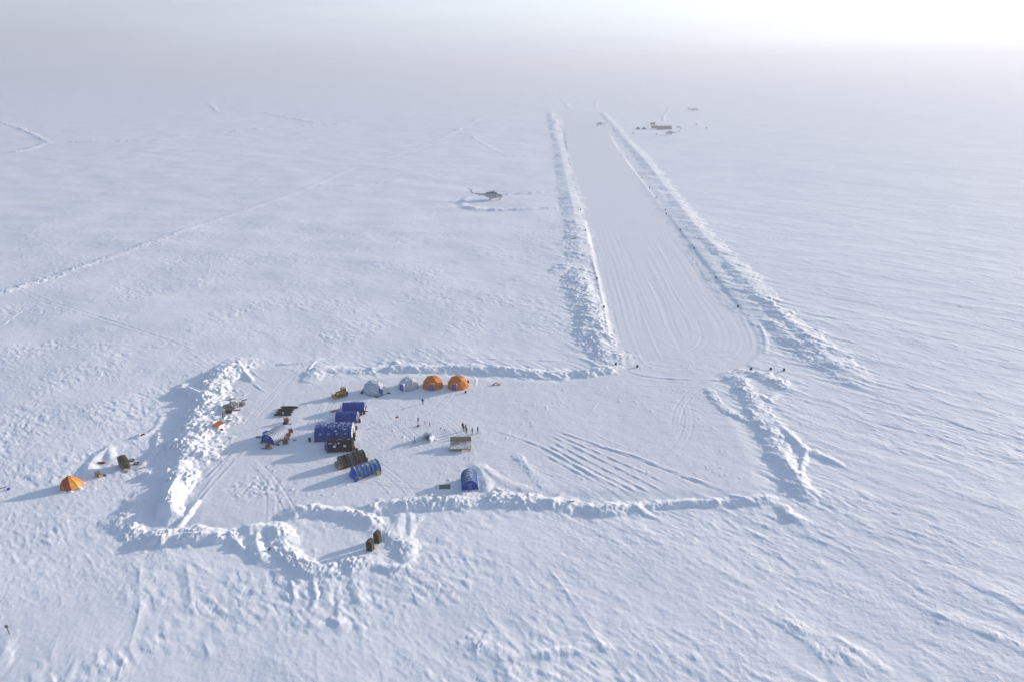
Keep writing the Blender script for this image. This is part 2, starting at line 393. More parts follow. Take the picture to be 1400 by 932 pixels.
def terrain_height(X, Y, dx, dy):
    """height of the snow; dx, dy = local spacing of the samples, finer relief is left out where it cannot be held"""
    SP = np.maximum(dx, dy * .55)
    def fade(lam): return np.clip((lam / SP - 1.6) / 1.6, 0, 1)
    wx, wy = .70, -.714                                   # direction of the wind
    a = X * wx + Y * wy; c = -X * wy + Y * wx
    warp = perlin(X / 40, Y / 40, 3) * 6
    warp2 = perlin(X / 11, Y / 11, 4) * 1.2
    # flat ground is worked only in the yard and on the runway
    yard = np.zeros(X.shape); near = (np.abs(X) < 260) & (Y < 420)
    ya = np.zeros(X.shape, bool); ya[near] = inside(X[near], Y[near], YARD)
    ra = np.zeros(X.shape, bool); nr = (Y < 1800) & (Y > 150) & (np.abs(X) < 300); ra[nr] = inside(X[nr], Y[nr], RUNWAY)
    yd, _, _ = dist_line(X, Y, np.vstack([YARD, YARD[:1]]), 14)
    rd, rs, _ = dist_line(X, Y, RUN_EDGE, 60)
    work_y = np.where(ya, sstep(0, 5, yd), 0)
    work_r = np.where(ra, sstep(0, 2, rd), 0)
    work = np.maximum(work_y, work_r)
    wild = 1 - work

    H = perlin(X / 260, Y / 260, 11) * .9 + perlin(X / 75, Y / 75, 12) * .35 * fade(75)
    H *= (1 - .75 * work)
    # berms
    B = np.zeros(X.shape); RUB = np.zeros(X.shape); LEE = np.zeros(X.shape)
    for k, (pts, hw, hh, rub) in enumerate(BERMS):
        if k >= 11: hh = hh * .6; rub = rub * .85; hw = hw * 1.15
        ln = smooth_line(P(pts))
        far = hw > 6.9 and hh > 4
        reach = hw * 1.5 + 16
        D, S, SD = dist_line(X, Y, ln, reach)
        m = np.nonzero(D < reach)[0]
        if not len(m): continue
        x, y, d, s = X[m], Y[m], D[m], S[m]
        L = np.sum(np.hypot(*(ln[1:] - ln[:-1]).T))
        wob = 1 + .3 * perlin(x / 16, y / 16, 70 + k) + .35 * perlin(x / (hw * 1.1 + 1), y / (hw * 1.1 + 1), 50 + k) + .22 * perlin(x / 1.6, y / 1.6, 90 + k)
        dd = d / (hw * wob)
        mod = .78 + .45 * perlin(s / 7, s * 0 + k * 3.7, 30 + k) + .4 * perlin(s / 24, s * 0 + k * 2.3, 33 + k) + .15 * perlin(s / 2.2, s * 0 + k * 1.7, 31 + k)
        mod = mod * (1 + .8 * sstep(400, 900, y) * perlin(s / 45, s * 0 + k * 5.1, 36 + k)); mod = np.maximum(mod, .25)
        ends = np.clip(np.minimum(s, L - s) / (hw * 1.2) + .45, 0, 1)
        core = np.clip(1 - dd, 0, 1)
        prof = np.where(core > 0, core * (1.35 - .35 * core), 0) * hh * np.clip(mod, .2, 1.5) * ends
        B[m] = np.maximum(B[m], prof) + .25 * np.minimum(B[m], prof)
        if rub > 0:
            spill = np.clip((1.55 - dd) * 1.8, 0, 1) * sstep(.0, .45, perlin(x / 3.1, y / 3.1, 140 + k))
            RUB[m] = np.maximum(RUB[m], rub * ends * np.maximum(np.clip(core * 2.2, 0, 1), .6 * spill))
        cen = ln.mean(0); lee = 1.0 if (cen[1] > 205 and cen[0] > -20) or cen[0] > 38 else .22
        LEE[m] = np.maximum(LEE[m], lee * np.exp(-np.clip(d - hw, 0, 99) / 6) * min(1, hh / 1.6))
    H += B
    rm = np.nonzero(RUB > .02)[0]
    if len(rm):
        x, y = X[rm], Y[rm]
        rb = blocks(x / .85 + 3, y / .85, 241) ** 2 * .5 * fade(1.1)[rm] + blocks(x / 1.05, y / 1.05, 201) * .62 * fade(1.4)[rm] + blocks(x / 2.3 + 9, y / 2.3, 211) * .55 * fade(2.2)[rm] + blocks(x / .62, y / .62, 221) * .42 * fade(.9)[rm] + blocks(x / 9, y / 9, 231) * .9 * sstep(2.0, 5, SP[rm]) + perlin(x / 13, y / 26, 232) * 1.3 * sstep(2, 5, SP[rm])
        patch = sstep(-.35, .3, perlin(x / 5, y / 5, 240))
        H[rm] += rb * RUB[rm] * .62 * (.3 + .7 * patch)
    # tracks
    for k, (pts, hw, hh) in enumerate(TRACKS):
        ln = smooth_line(P(pts))
        D, S, SD = dist_line(X, Y, ln, hw * 4 + 1)
        m = np.nonzero(D < hw * 4)[0]
        if not len(m): continue
        hwm = np.maximum(hw, SP[m] * .8)
        bank = np.exp(-((D[m] - 0) / hwm) ** 2) * hh
        rut = np.exp(-((D[m] * SD[m] - 1.6 * hwm) / hwm) ** 2) * hh * .7
        brk = .7 + .5 * perlin(S[m] / 5, S[m] * 0 + k, 300 + k)
        L = np.sum(np.hypot(*(ln[1:] - ln[:-1]).T))
        brk = brk * sstep(0, 3 + L * .12, np.minimum(S[m], L - S[m]) + .3)
        H[m] += (bank - rut) * brk * np.clip(.35 + .9 * perlin(x_(X, m) / 3.1, x_(Y, m) / 3.1, 320 + k) + .35, .1, 1.2) * .52 * hw / hwm
    for k, (ln, hw, hh) in enumerate(SCARS):
        D, S, SD = dist_line(X, Y, smooth_line(ln), hw * 8 + 2)
        m = np.nonzero(D < hw * 8)[0]
        if not len(m): continue
        hwm = np.maximum(hw, SP[m] * .8); L = S[m].max() + 1e-3
        brk = np.clip(perlin(S[m] / 6, S[m] * 0 + k * 1.3, 420) + .35, 0, 1) * np.clip(np.minimum(S[m], L - S[m]) / 5, 0, 1)
        H[m] += np.exp(-D[m] / hwm) * hh * brk * (1 - work[m])
    # wind-cut relief on untouched snow
    def ridged(u, v, seed): return (1 - np.abs(perlin(u, v, seed)) * 1.5)
    right = sstep(-60, 120, X - .12 * Y)
    amp = wild * (.38 + .62 * right + .3 * sstep(350, 900, Y) * (1 - right))
    patch = sstep(-.5, .6, perlin(X / 37, Y / 37, 21))
    S1 = perlin((a + warp) / 11, (c + warp2 * 1.6) / 2.4, 41) * .085 * fade(3.0)
    S2 = ridged((a + warp) / 6.0, (c + warp2) / 1.3, 42) * .075 * fade(1.8)
    S3 = perlin((a + warp2) / 2.4, c / .65, 43) * .07 * fade(.95) + ridged((a + warp2) / 3.5, (c + warp2) / 1.1, 39) * .06 * patch * fade(1.2)
    S4 = perlin((a + warp * 2) / 60, (c + warp2) / 16, 44) * .28 * fade(14)
    S5 = perlin((a + warp) / 26, (c + warp2 * 2) / 7, 45) * .12 * fade(7)
    H += .42 * amp * (S1 * (.4 + patch) + S2 * (.2 + 1.2 * patch) + S3 * (.25 + .8 * right) * (.3 + 1.1 * patch) + S4 + S5 * patch)
    # cut steps: thin scarps broken out of the wind crust
    sc = perlin((a + warp) / 17, (c + warp2) / 4.2, 46)
    H += wild * .09 * sstep(.16, .22, sc) * fade(2) * (.08 + .6 * right)
    sc2 = perlin((a + warp2 * 2) / 7.5, (c + warp2) / 1.9, 47) + .25 * perlin((a + warp2) / 2.5, c / .9, 48)
    H += wild * .075 * sstep(.24, .31, sc2) * fade(1.2) * (.12 + .65 * right) * (.35 + patch)
    sc3 = perlin((a + warp * 2) / 42, (c + warp) / 9, 49) + .2 * perlin((a + warp2) / 6, c / 2, 40)
    H += wild * .13 * sstep(.2, .24, sc3) * fade(3) * (.06 + .5 * right)
    # rough old snow, no direction
    rough = sstep(-.15, .5, perlin(X / 24, Y / 24, 61) + .3 * perlin(X / 7, Y / 7, 62)) * wild * (1.1 - .8 * right)
    H += .5 * rough * (perlin(X / 2.1, Y / 1.9, 63) * .10 * fade(2.1) + ridged((a + warp2) / 5.5, c / 2.0 + warp2, 64) * .13 * fade(2.4) + blocks((a + warp2) / 3.2, c / 1.3, 65) * .13 * fade(1.5) + perlin(X / 1.0, Y / 1.0, 66) * .06 * fade(1))
    H += wild * (1 - right) * (patch * perlin(X / 4, Y / 4, 67) * .05 * fade(4) + patch * perlin(X / 1.7, Y / 1.7, 68) * .03 * fade(1.7) + perlin(X / 30, Y / 22, 69) * .35)
    # long drifts trailing from the banks
    dr = wild * LEE
    H += dr * (np.clip(perlin((a + warp2) / 15, (c + warp2) / 2.6, 71) - .12, 0, 1) * .7 * fade(2.6) + perlin(a / 8, c / 1.5, 72) * .14 * fade(1.8))
    # worked surfaces: scrape lines along the runway edge, prints and crumbs in the yard
    groove = np.sin(rd * 2 * np.pi / 2.3 + 3.5 * perlin(X / 45, Y / 45, 81)) * .014 + perlin(rd / .9, rs / 55, 78) * .03 + perlin(rd / 2.7, rs / 130, 79) * .05 + perlin((rd + X * .08) / 1.4, rs / 30, 80) * .015
    H += work_r * groove * sstep(-.5, .4, perlin(rd / 3, rs / 90, 82)) * fade(1.9)
    H += work_y * (perlin(X / 3, Y / 3, 83) * .035 + perlin(X / .9, Y / .9, 84) * .022 * fade(.9) + perlin(X / 18, Y / 18, 85) * .1
                   + np.clip(perlin(X / 1.1, Y / 1.1, 86) - .45, 0, 1) * .35 * sstep(0, .4, perlin(X / 9, Y / 9, 87)))
    for i_, (ln, hw, hh) in enumerate(WHEEL):
        D, S, SD = dist_line(X, Y, ln, 1.6)
        m = np.nonzero(D < 1.6)[0]
        if not len(m): continue
        hwm = np.maximum(hw, SP[m] * .7)
        L = np.sum(np.hypot(*(ln[1:] - ln[:-1]).T))
        H[m] += (np.exp(-((D[m] - 1.1) / hwm) ** 2) * -hh + np.exp(-((D[m] - .6) / hwm) ** 2) * hh * .6) * sstep(0, 6, np.minimum(S[m], L - S[m])) * hw / hwm * work[m]
    foot = work_y * np.exp(-((X - CAMPC[0]) / 34) ** 2 - ((Y - CAMPC[1]) / 30) ** 2)
    H += foot * np.clip(perlin(X / .8, Y / .8, 91) - .1, 0, 1) * -.07 * fade(.8)
    cr = G(358, 640); pit = np.exp(-(((X - G(352, 667).x) / 7) ** 2 + ((Y - G(352, 667).y) / 4) ** 2))
    H += pit * (perlin(X / 1.2, Y / 1.2, 88) * .14 + blocks(X / .8, Y / .8, 95) * .12)
    H += (1 - work) * .6 * (perlin(X / .8, Y / .8, 89) * .03 * fade(.8) + patch * np.clip(perlin((a + warp2) / 2.2, c / .8, 92) - .1, 0, 1) * .16 * fade(.9) + (1 - patch) * np.clip(perlin(X / 1.5, Y / 1.1, 93) - .45, 0, 1) * .22 * fade(1.1) * sstep(0, .4, perlin(X / 13, Y / 13, 94)))
    return H, work

def build_snow():
    U = list(np.linspace(-.84, .84, 1420))
    out = [.0]
    e = []; u = .84; st = .0012
    while u < 9: st *= 1.35; u += st; e.append(u)
    U = np.array([-v for v in reversed(e)] + U + e)
    Dv = [-400, -250, -150, -90, -50, -20, 0, 15, 28, 40, 50, 57, 62, 66]; d = 68.0
    while d < 40000:
        Dv.append(d); d += max(.3, min(d * d / 120000 * (1 if d < 1700 else 3), 1500))
    Dv = np.array(Dv)
    wv = np.sqrt(Dv ** 2 + 100 ** 2)
    X = (U[None, :] * wv[:, None]); Y = np.repeat(Dv[:, None], len(U), 1)
    dx = np.gradient(U)[None, :] * wv[:, None]; dy = np.repeat(np.gradient(Dv)[:, None], len(U), 1)
    nr, nc = X.shape
    H, work = terrain_height(X.ravel(), Y.ravel(), dx.ravel(), dy.ravel())
    X_ = X.ravel(); Y_ = Y.ravel()
    streak = np.clip(.12 + sstep(-60, 120, X_ - .12 * Y_) + .5 * sstep(350, 900, Y_), 0, 1)
    SNOW_CACHE.update(U=U, D=Dv, H=H.reshape(nr, nc))
    co = np.empty((nr * nc, 3), np.float32); co[:, 0] = X.ravel(); co[:, 1] = Y.ravel(); co[:, 2] = H
    idx = np.arange(nr * nc).reshape(nr, nc)
    q = np.stack([idx[:-1, :-1], idx[:-1, 1:], idx[1:, 1:], idx[1:, :-1]], -1).reshape(-1, 4)
    me = bpy.data.meshes.new('snow_ground')
    me.vertices.add(len(co)); me.vertices.foreach_set('co', co.ravel())
    me.loops.add(q.size); me.loops.foreach_set('vertex_index', q.ravel().astype(np.int32))
    me.polygons.add(len(q)); me.polygons.foreach_set('loop_start', np.arange(0, q.size, 4, dtype=np.int32))
    me.polygons.foreach_set('loop_total', np.full(len(q), 4, np.int32))
    me.update(calc_edges=True)
    me.polygons.foreach_set('use_smooth', np.ones(len(q), bool))
    at = me.attributes.new('packed', 'FLOAT', 'POINT'); at.data.foreach_set('value', work.astype(np.float32))
    a2 = me.attributes.new('streak', 'FLOAT', 'POINT'); a2.data.foreach_set('value', streak.astype(np.float32))
    o = bpy.data.objects.new('ground', me); COL.objects.link(o)
    o['kind'] = 'structure'
    me.materials.append(snow_material())
    return o

def ground_z(x, y):
    U, Dv, H = SNOW_CACHE['U'], SNOW_CACHE['D'], SNOW_CACHE['H']
    i = int(np.clip(np.searchsorted(Dv, y) - 1, 0, len(Dv) - 2)); t = (y - Dv[i]) / (Dv[i + 1] - Dv[i])
    def row(r):
        return float(np.interp(x / math.sqrt(Dv[r] ** 2 + 100 ** 2), U, H[r]))
    return row(i) * (1 - t) + row(i + 1) * t

def snow_material():
    m = bpy.data.materials.new('wind_packed_snow'); m.use_nodes = True
    t = m.node_tree; b = t.nodes['Principled BSDF']
    b.inputs['Roughness'].default_value = .75
    b.inputs['Specular IOR Level'].default_value = .25
    tc = t.nodes.new('ShaderNodeTexCoord')
    at = t.nodes.new('ShaderNodeAttribute'); at.attribute_name = 'packed'
    big = t.nodes.new('ShaderNodeTexNoise'); big.inputs['Scale'].default_value = .03; big.inputs['Detail'].default_value = 6
    t.links.new(tc.outputs['Object'], big.inputs['Vector'])
    rp = t.nodes.new('ShaderNodeValToRGB')
    rp.color_ramp.elements[0].position = .35; rp.color_ramp.elements[0].color = (.82, .82, .85, 1)
    rp.color_ramp.elements[1].position = .7; rp.color_ramp.elements[1].color = (.88, .875, .89, 1)
    t.links.new(big.outputs['Fac'], rp.inputs['Fac'])
    mx = t.nodes.new('ShaderNodeMix'); mx.data_type = 'RGBA'
    t.links.new(at.outputs['Fac'], mx.inputs['Factor'])
    t.links.new(rp.outputs['Color'], mx.inputs['A']); mx.inputs['B'].default_value = (.81, .80, .82, 1)
    t.links.new(mx.outputs['Result'], b.inputs['Base Color'])
    # small relief: wind-drawn and grainy
    mpn = t.nodes.new('ShaderNodeMapping'); mpn.inputs['Rotation'].default_value = (0, 0, R(45.6)); mpn.inputs['Scale'].default_value = (.28, 1.4, 1)
    t.links.new(tc.outputs['Object'], mpn.inputs['Vector'])
    n1 = t.nodes.new('ShaderNodeTexNoise'); n1.inputs['Scale'].default_value = 1.0; n1.inputs['Detail'].default_value = 7; n1.inputs['Roughness'].default_value = .62
    t.links.new(mpn.outputs[0], n1.inputs['Vector'])
    n2 = t.nodes.new('ShaderNodeTexNoise'); n2.inputs['Scale'].default_value = 1.5; n2.inputs['Detail'].default_value = 6
    t.links.new(tc.outputs['Object'], n2.inputs['Vector'])
    mp3 = t.nodes.new('ShaderNodeMapping'); mp3.inputs['Rotation'].default_value = (0, 0, R(42)); mp3.inputs['Scale'].default_value = (.03, .16, 1)
    t.links.new(tc.outputs['Object'], mp3.inputs['Vector'])
    n3 = t.nodes.new('ShaderNodeTexNoise'); n3.inputs['Scale'].default_value = 1.0; n3.inputs['Detail'].default_value = 4
    t.links.new(mp3.outputs[0], n3.inputs['Vector'])
    inv = t.nodes.new('ShaderNodeMapRange'); inv.inputs['To Min'].default_value = 1; inv.inputs['To Max'].default_value = .25
    t.links.new(at.outputs['Fac'], inv.inputs['Value'])
    a2 = t.nodes.new('ShaderNodeAttribute'); a2.attribute_name = 'streak'
    def mth(op, *v):
        q = t.nodes.new('ShaderNodeMath'); q.operation = op
        for i, x in enumerate(v):
            if isinstance(x, (int, float)): q.inputs[i].default_value = x
            else: t.links.new(x, q.inputs[i])
        return q.outputs[0]
    n4 = t.nodes.new('ShaderNodeTexNoise'); n4.inputs['Scale'].default_value = .35; n4.inputs['Detail'].default_value = 7; n4.inputs['Roughness'].default_value = .6
    t.links.new(tc.outputs['Object'], n4.inputs['Vector'])
    n5 = t.nodes.new('ShaderNodeTexNoise'); n5.inputs['Scale'].default_value = .045; n5.inputs['Detail'].default_value = 3
    t.links.new(tc.outputs['Object'], n5.inputs['Vector'])
    pm = t.nodes.new('ShaderNodeMapRange'); pm.inputs['From Min'].default_value = .45; pm.inputs['From Max'].default_value = .6; pm.inputs['To Min'].default_value = .05
    t.links.new(n5.outputs['Fac'], pm.inputs['Value'])
    iso = mth('MULTIPLY', pm.outputs[0], mth('ADD', mth('MULTIPLY', n2.outputs['Fac'], .55), mth('MULTIPLY', n4.outputs['Fac'], .9)))
    ani = mth('ADD', mth('MULTIPLY', n1.outputs['Fac'], .75), mth('MULTIPLY', n3.outputs['Fac'], 1.7))
    n6 = t.nodes.new('ShaderNodeTexNoise'); n6.inputs['Scale'].default_value = .11; n6.inputs['Detail'].default_value = 8; n6.inputs['Roughness'].default_value = .62
    t.links.new(tc.outputs['Object'], n6.inputs['Vector'])
    hgt = mth('ADD', mth('MULTIPLY', ani, a2.outputs['Fac']), mth('ADD', iso, mth('MULTIPLY', n6.outputs['Fac'], 1.7)))
    bp = t.nodes.new('ShaderNodeBump'); bp.inputs['Distance'].default_value = .14
    t.links.new(inv.outputs[0], bp.inputs['Strength'])
    t.links.new(hgt, bp.inputs['Height'])
    t.links.new(bp.outputs[0], b.inputs['Normal'])
    return m

ground = build_snow()

# ------------------------------------------------------------------ haze: one even body of air
def build_haze():
    bm = bmesh.new()
    bmesh.ops.create_cube(bm, size=1)
    x0, x1, y0, y1, z0, z1 = -95000, 95000, -2500, 42000, -8, 112
    z0 = float(SNOW_CACHE['H'].min()) - 1.0
    for v in bm.verts:
        v.co = Vector((x0 if v.co.x < 0 else x1, y0 if v.co.y < 0 else y1, z0 if v.co.z < 0 else z1))
    me = bpy.data.meshes.new('haze'); bm.to_mesh(me); bm.free()
    o = bpy.data.objects.new('haze', me); COL.objects.link(o); o['kind'] = 'stuff'
    m = bpy.data.materials.new('ice_haze'); m.use_nodes = True; t = m.node_tree; t.nodes.clear()
    v = t.nodes.new('ShaderNodeVolumePrincipled'); v.inputs['Color'].default_value = (.595, .61, .66, 1)
    v.inputs['Density'].default_value = HAZE; v.inputs['Anisotropy'].default_value = .28
    ou = t.nodes.new('ShaderNodeOutputMaterial'); t.links.new(v.outputs[0], ou.inputs['Volume'])
    me.materials.append(m)
    return o
HAZE = .0004
build_haze()

# ------------------------------------------------------------------ object helpers
class MB:
    """collects shapes into one mesh"""
    def __init__(self): self.bm = bmesh.new(); self.slot = 0
    def _mark(self, n0):
        self.bm.faces.ensure_lookup_table()
        for f in self.bm.faces[n0:]: f.material_index = self.slot
    def box(self, c, s, rz=0, rx=0, ry=0, bev=0.0, taper=1.0):
        n0 = len(self.bm.faces)
        g = bmesh.ops.create_cube(self.bm, size=1)
        M = Matrix.Translation(Vector(c)) @ Matrix.Rotation(rz, 4, 'Z') @ Matrix.Rotation(ry, 4, 'Y') @ Matrix.Rotation(rx, 4, 'X')
        for v in g['verts']:
            k = taper if v.co.z > 0 else 1
            v.co = M @ Vector((v.co.x * s[0] * k, v.co.y * s[1] * k, v.co.z * s[2]))
        if bev > 0:
            es = list({e for v in g['verts'] for e in v.link_edges})
            bmesh.ops.bevel(self.bm, geom=es, offset=bev, segments=2, profile=.5, affect='EDGES')
        self._mark(n0); return self
    def cyl(self, p0, p1, r0, r1=None, seg=12, caps=True):
        n0 = len(self.bm.faces)
        r1 = r0 if r1 is None else r1
        p0 = Vector(p0); p1 = Vector(p1); d = p1 - p0
        q = d.to_track_quat('Z', 'Y')
        a = []; b = []
        for i in range(seg):
            t = 2 * math.pi * i / seg; u = Vector((math.cos(t), math.sin(t), 0))
            a.append(self.bm.verts.new(p0 + q @ (u * r0))); b.append(self.bm.verts.new(p1 + q @ (u * r1)))
        for i in range(seg):
            j = (i + 1) % seg
            self.bm.faces.new((a[i], a[j], b[j], b[i]))
        if caps:
            self.bm.faces.new(list(reversed(a))); self.bm.faces.new(b)
        self._mark(n0); return self
    def tube(self, pts, rad, seg=8):
        """tapered tube through points; rad is a number or a list"""
        n0 = len(self.bm.faces)
        pts = [Vector(p) for p in pts]; n = len(pts)
        rad = [rad] * n if isinstance(rad, (int, float)) else rad
        rings = []
        for i, p in enumerate(pts):
            d = (pts[min(i + 1, n - 1)] - pts[max(i - 1, 0)]).normalized()
            q = d.to_track_quat('Z', 'Y'); r = []
            for k in range(seg):
                t = 2 * math.pi * k / seg
                rr = rad[i] if isinstance(rad[i], tuple) else (rad[i], rad[i])
                r.append(self.bm.verts.new(p + q @ Vector((math.cos(t) * rr[0], math.sin(t) * rr[1], 0))))
            rings.append(r)
        for i in range(n - 1):
            for k in range(seg):
                j = (k + 1) % seg
                self.bm.faces.new((rings[i][k], rings[i][j], rings[i + 1][j], rings[i + 1][k]))
        self.bm.faces.new(list(reversed(rings[0]))); self.bm.faces.new(rings[-1])
        self._mark(n0); return self
    def face(self, pts):
        n0 = len(self.bm.faces)
        self.bm.faces.new([self.bm.verts.new(Vector(p)) for p in pts]); self._mark(n0); return self
    def slab(self, pts, th):
        """flat outline given a thickness straight down"""
        n0 = len(self.bm.faces)
        a = [self.bm.verts.new(Vector(p)) for p in pts]; b = [self.bm.verts.new(Vector(p) - Vector((0, 0, th))) for p in pts]
        self.bm.faces.new(a); self.bm.faces.new(list(reversed(b)))
        for i in range(len(a)):
            j = (i + 1) % len(a); self.bm.faces.new((a[j], a[i], b[i], b[j]))
        self._mark(n0); return self
    def build(self, name, m, parent=None, smooth=False):
        me = bpy.data.meshes.new(name)
        bmesh.ops.recalc_face_normals(self.bm, faces=self.bm.faces)
        self.bm.to_mesh(me); self.bm.free()
        for x in (m if isinstance(m, (list, tuple)) else [m]): me.materials.append(x)
        if smooth: me.polygons.foreach_set('use_smooth', [True] * len(me.polygons))
        o = bpy.data.objects.new(name, me); COL.objects.link(o); o.parent = parent
        return o

def tag(o, label, cat, group=None):
    o['label'] = label; o['category'] = cat
    if group: o['group'] = group
    return o

def at(px, py, sink=0.0):
    p = G(px, py)
    for _ in range(6):                      # the point where the sight line meets the snow
        p = G(px, py, ground_z(p.x, p.y))
    return Vector((p.x, p.y, ground_z(p.x, p.y) - sink))

def thing(name, label, cat, px, py, rz=0.0, group=None, sink=0.03):
    o = bpy.data.objects.new(name, None); COL.objects.link(o)
    o.location = at(px, py, sink); o.rotation_euler = (0, 0, rz)
    return tag(o, label, cat, group)

def seat(o, px, py, rz=0.0, sink=0.03):
    o.location = at(px, py, sink); o.rotation_euler = (0, 0, rz); return o

def copy_tree(src, parent=None):
    c = src.copy(); COL.objects.link(c); c.parent = parent
    for ch in [x for x in COL.objects if x.parent == src]: copy_tree(ch, c)
    return c

M = {
    'blue': mat('deep_blue_tarpaulin', (.003, .085, .60), .55, noise=.3, nscale=1.5, snow=.10, bump=.05),
    'blue_roof': mat('frost_topped_blue_tarpaulin', (.003, .075, .55), .55, noise=.3, nscale=1.5, snow=.40, bump=.05),
    'pale_brown': mat('haze_paled_snowy_canvas', (.34, .29, .29), .8, noise=.3, nscale=.6, snow=.5),  # far hangars: distant haze put into the paler brown, snow on upward faces
    'brown': mat('brown_canvas', (.06, .03, .018), .8, noise=.5, nscale=2, snow=.2),
    'blue_frost': mat('frosted_blue_tarpaulin', (.03, .13, .46), .6, color2=(.12,.25,.52), nscale=1.6, snow=.5, bump=.05),
    'blue_plain': mat('blue_canvas', (.06, .10, .40), .6, noise=.3, nscale=2),
    'white': mat('white_tent_fabric', (.84, .85, .90), .7, noise=.12, nscale=1.5, bump=.04),
    'white_snow': mat('snowed_white_fabric', (.84, .87, .95), .7, noise=.08, nscale=1, snow=.8, bump=.04),
    'dark': mat('dark_brown_canvas', (.012, .008, .006), .8, noise=.5, nscale=2, snow=.22, bump=.05),
    'khaki': mat('khaki_canvas', (.17, .125, .085), .8, color2=(.09, .055, .035), nscale=1.4, snow=.22, bump=.05),
    'grey': mat('grey_canvas', (.24, .235, .235), .8, noise=.35, nscale=1.5, snow=.3, bump=.05),
    'orange': mat('orange_tent_fabric', (.92, .33, .045), .6, noise=.2, nscale=1.2, bump=.03),
    'orange_shaded': mat('shaded_side_and_seam_orange', (.52, .09, .012), .6, noise=.3, nscale=1.5),  # shaded side of the bell tent put into colour; also its seams
    'amber': mat('amber_fabric', (.72, .30, .05), .6, noise=.3, nscale=1.5),
    'wood': mat('pale_raw_wood', (.42, .31, .19), .8, noise=.45, nscale=4),
    'wood_grey': mat('weathered_grey_wood', (.42, .40, .36), .85, noise=.25, nscale=1.2, snow=.38),
    'wood_red': mat('red_brown_wood', (.26, .09, .045), .8, noise=.5, nscale=4),
    'wood_dark': mat('dark_stained_wood', (.045, .028, .014), .8, noise=.5, nscale=3),
    'wood_olive': mat('olive_and_sunlit_wood', (.075, .06, .018), .8, noise=.4, nscale=3),  # olive posts and hut roof; on the outhouses, sunlight put into colour
    'orange_paint': mat('orange_red_paint', (.50, .14, .04), .6, noise=.5, nscale=3),
    'red': mat('red_paint', (.42, .03, .025), .5, noise=.3),
    'yellow': mat('yellow_machine_paint', (.48, .30, .035), .45, noise=.35, nscale=3),
    'steel': mat('worn_dark_steel', (.05, .045, .04), .5, metallic=.4, noise=.4),
    'black': mat('black_rubber', (.012, .012, .013), .6, noise=.3, snow=.05),
    'bladder': mat('black_brown_rubber', (.014, .009, .007), .55, noise=.3, nscale=4),
    'glass': mat('dark_window_glass', (.02, .025, .03), .1, spec=.6),
    'pane': mat('pale_window_film', (.36, .40, .46), .4, noise=.3),
    'frost': mat('frozen_snow_crust', (.76, .79, .84), .7, noise=.1, bump=.06),
    'green': mat('grey_green_sheet', (.10, .17, .14), .7, noise=.4, nscale=1.6),
    'aluminium': mat('dull_aluminium', (.42, .43, .45), .45, metallic=.3, noise=.3),
    'heli': mat('pale_grey_airframe', (.50, .52, .56), .45, noise=.25, nscale=1),
    'heli_dark': mat('dark_engine_cowling', (.13, .12, .13), .5, noise=.3),
    'heli_red': mat('rust_red_airframe', (.30, .10, .07), .5, noise=.25),
    'skin': mat('skin', (.42, .25, .18), .6),
    'coat_red': mat('rust_red_parka', (.16, .03, .02), .8, noise=.3),
    'coat_brown': mat('brown_parka', (.06, .03, .02), .8, noise=.3),
    'coat_dark': mat('dark_navy_parka', (.016, .016, .026), .8, noise=.3),
    'coat_white': mat('pale_grey_parka', (.5, .52, .56), .8, noise=.15),
    'trousers': mat('black_padded_trousers', (.012, .012, .016), .8, noise=.3),
}

# ------------------------------------------------------------------ tents
def arch_outline(W, H, n=18, p=2.3):
    pts = []
    for i in range(n + 1):
        t = math.pi * i / n
        c, s = math.cos(t), math.sin(t)
        pts.append((math.copysign(abs(c) ** (2 / p), c) * W / 2, abs(s) ** (2 / p) * H))
    return pts

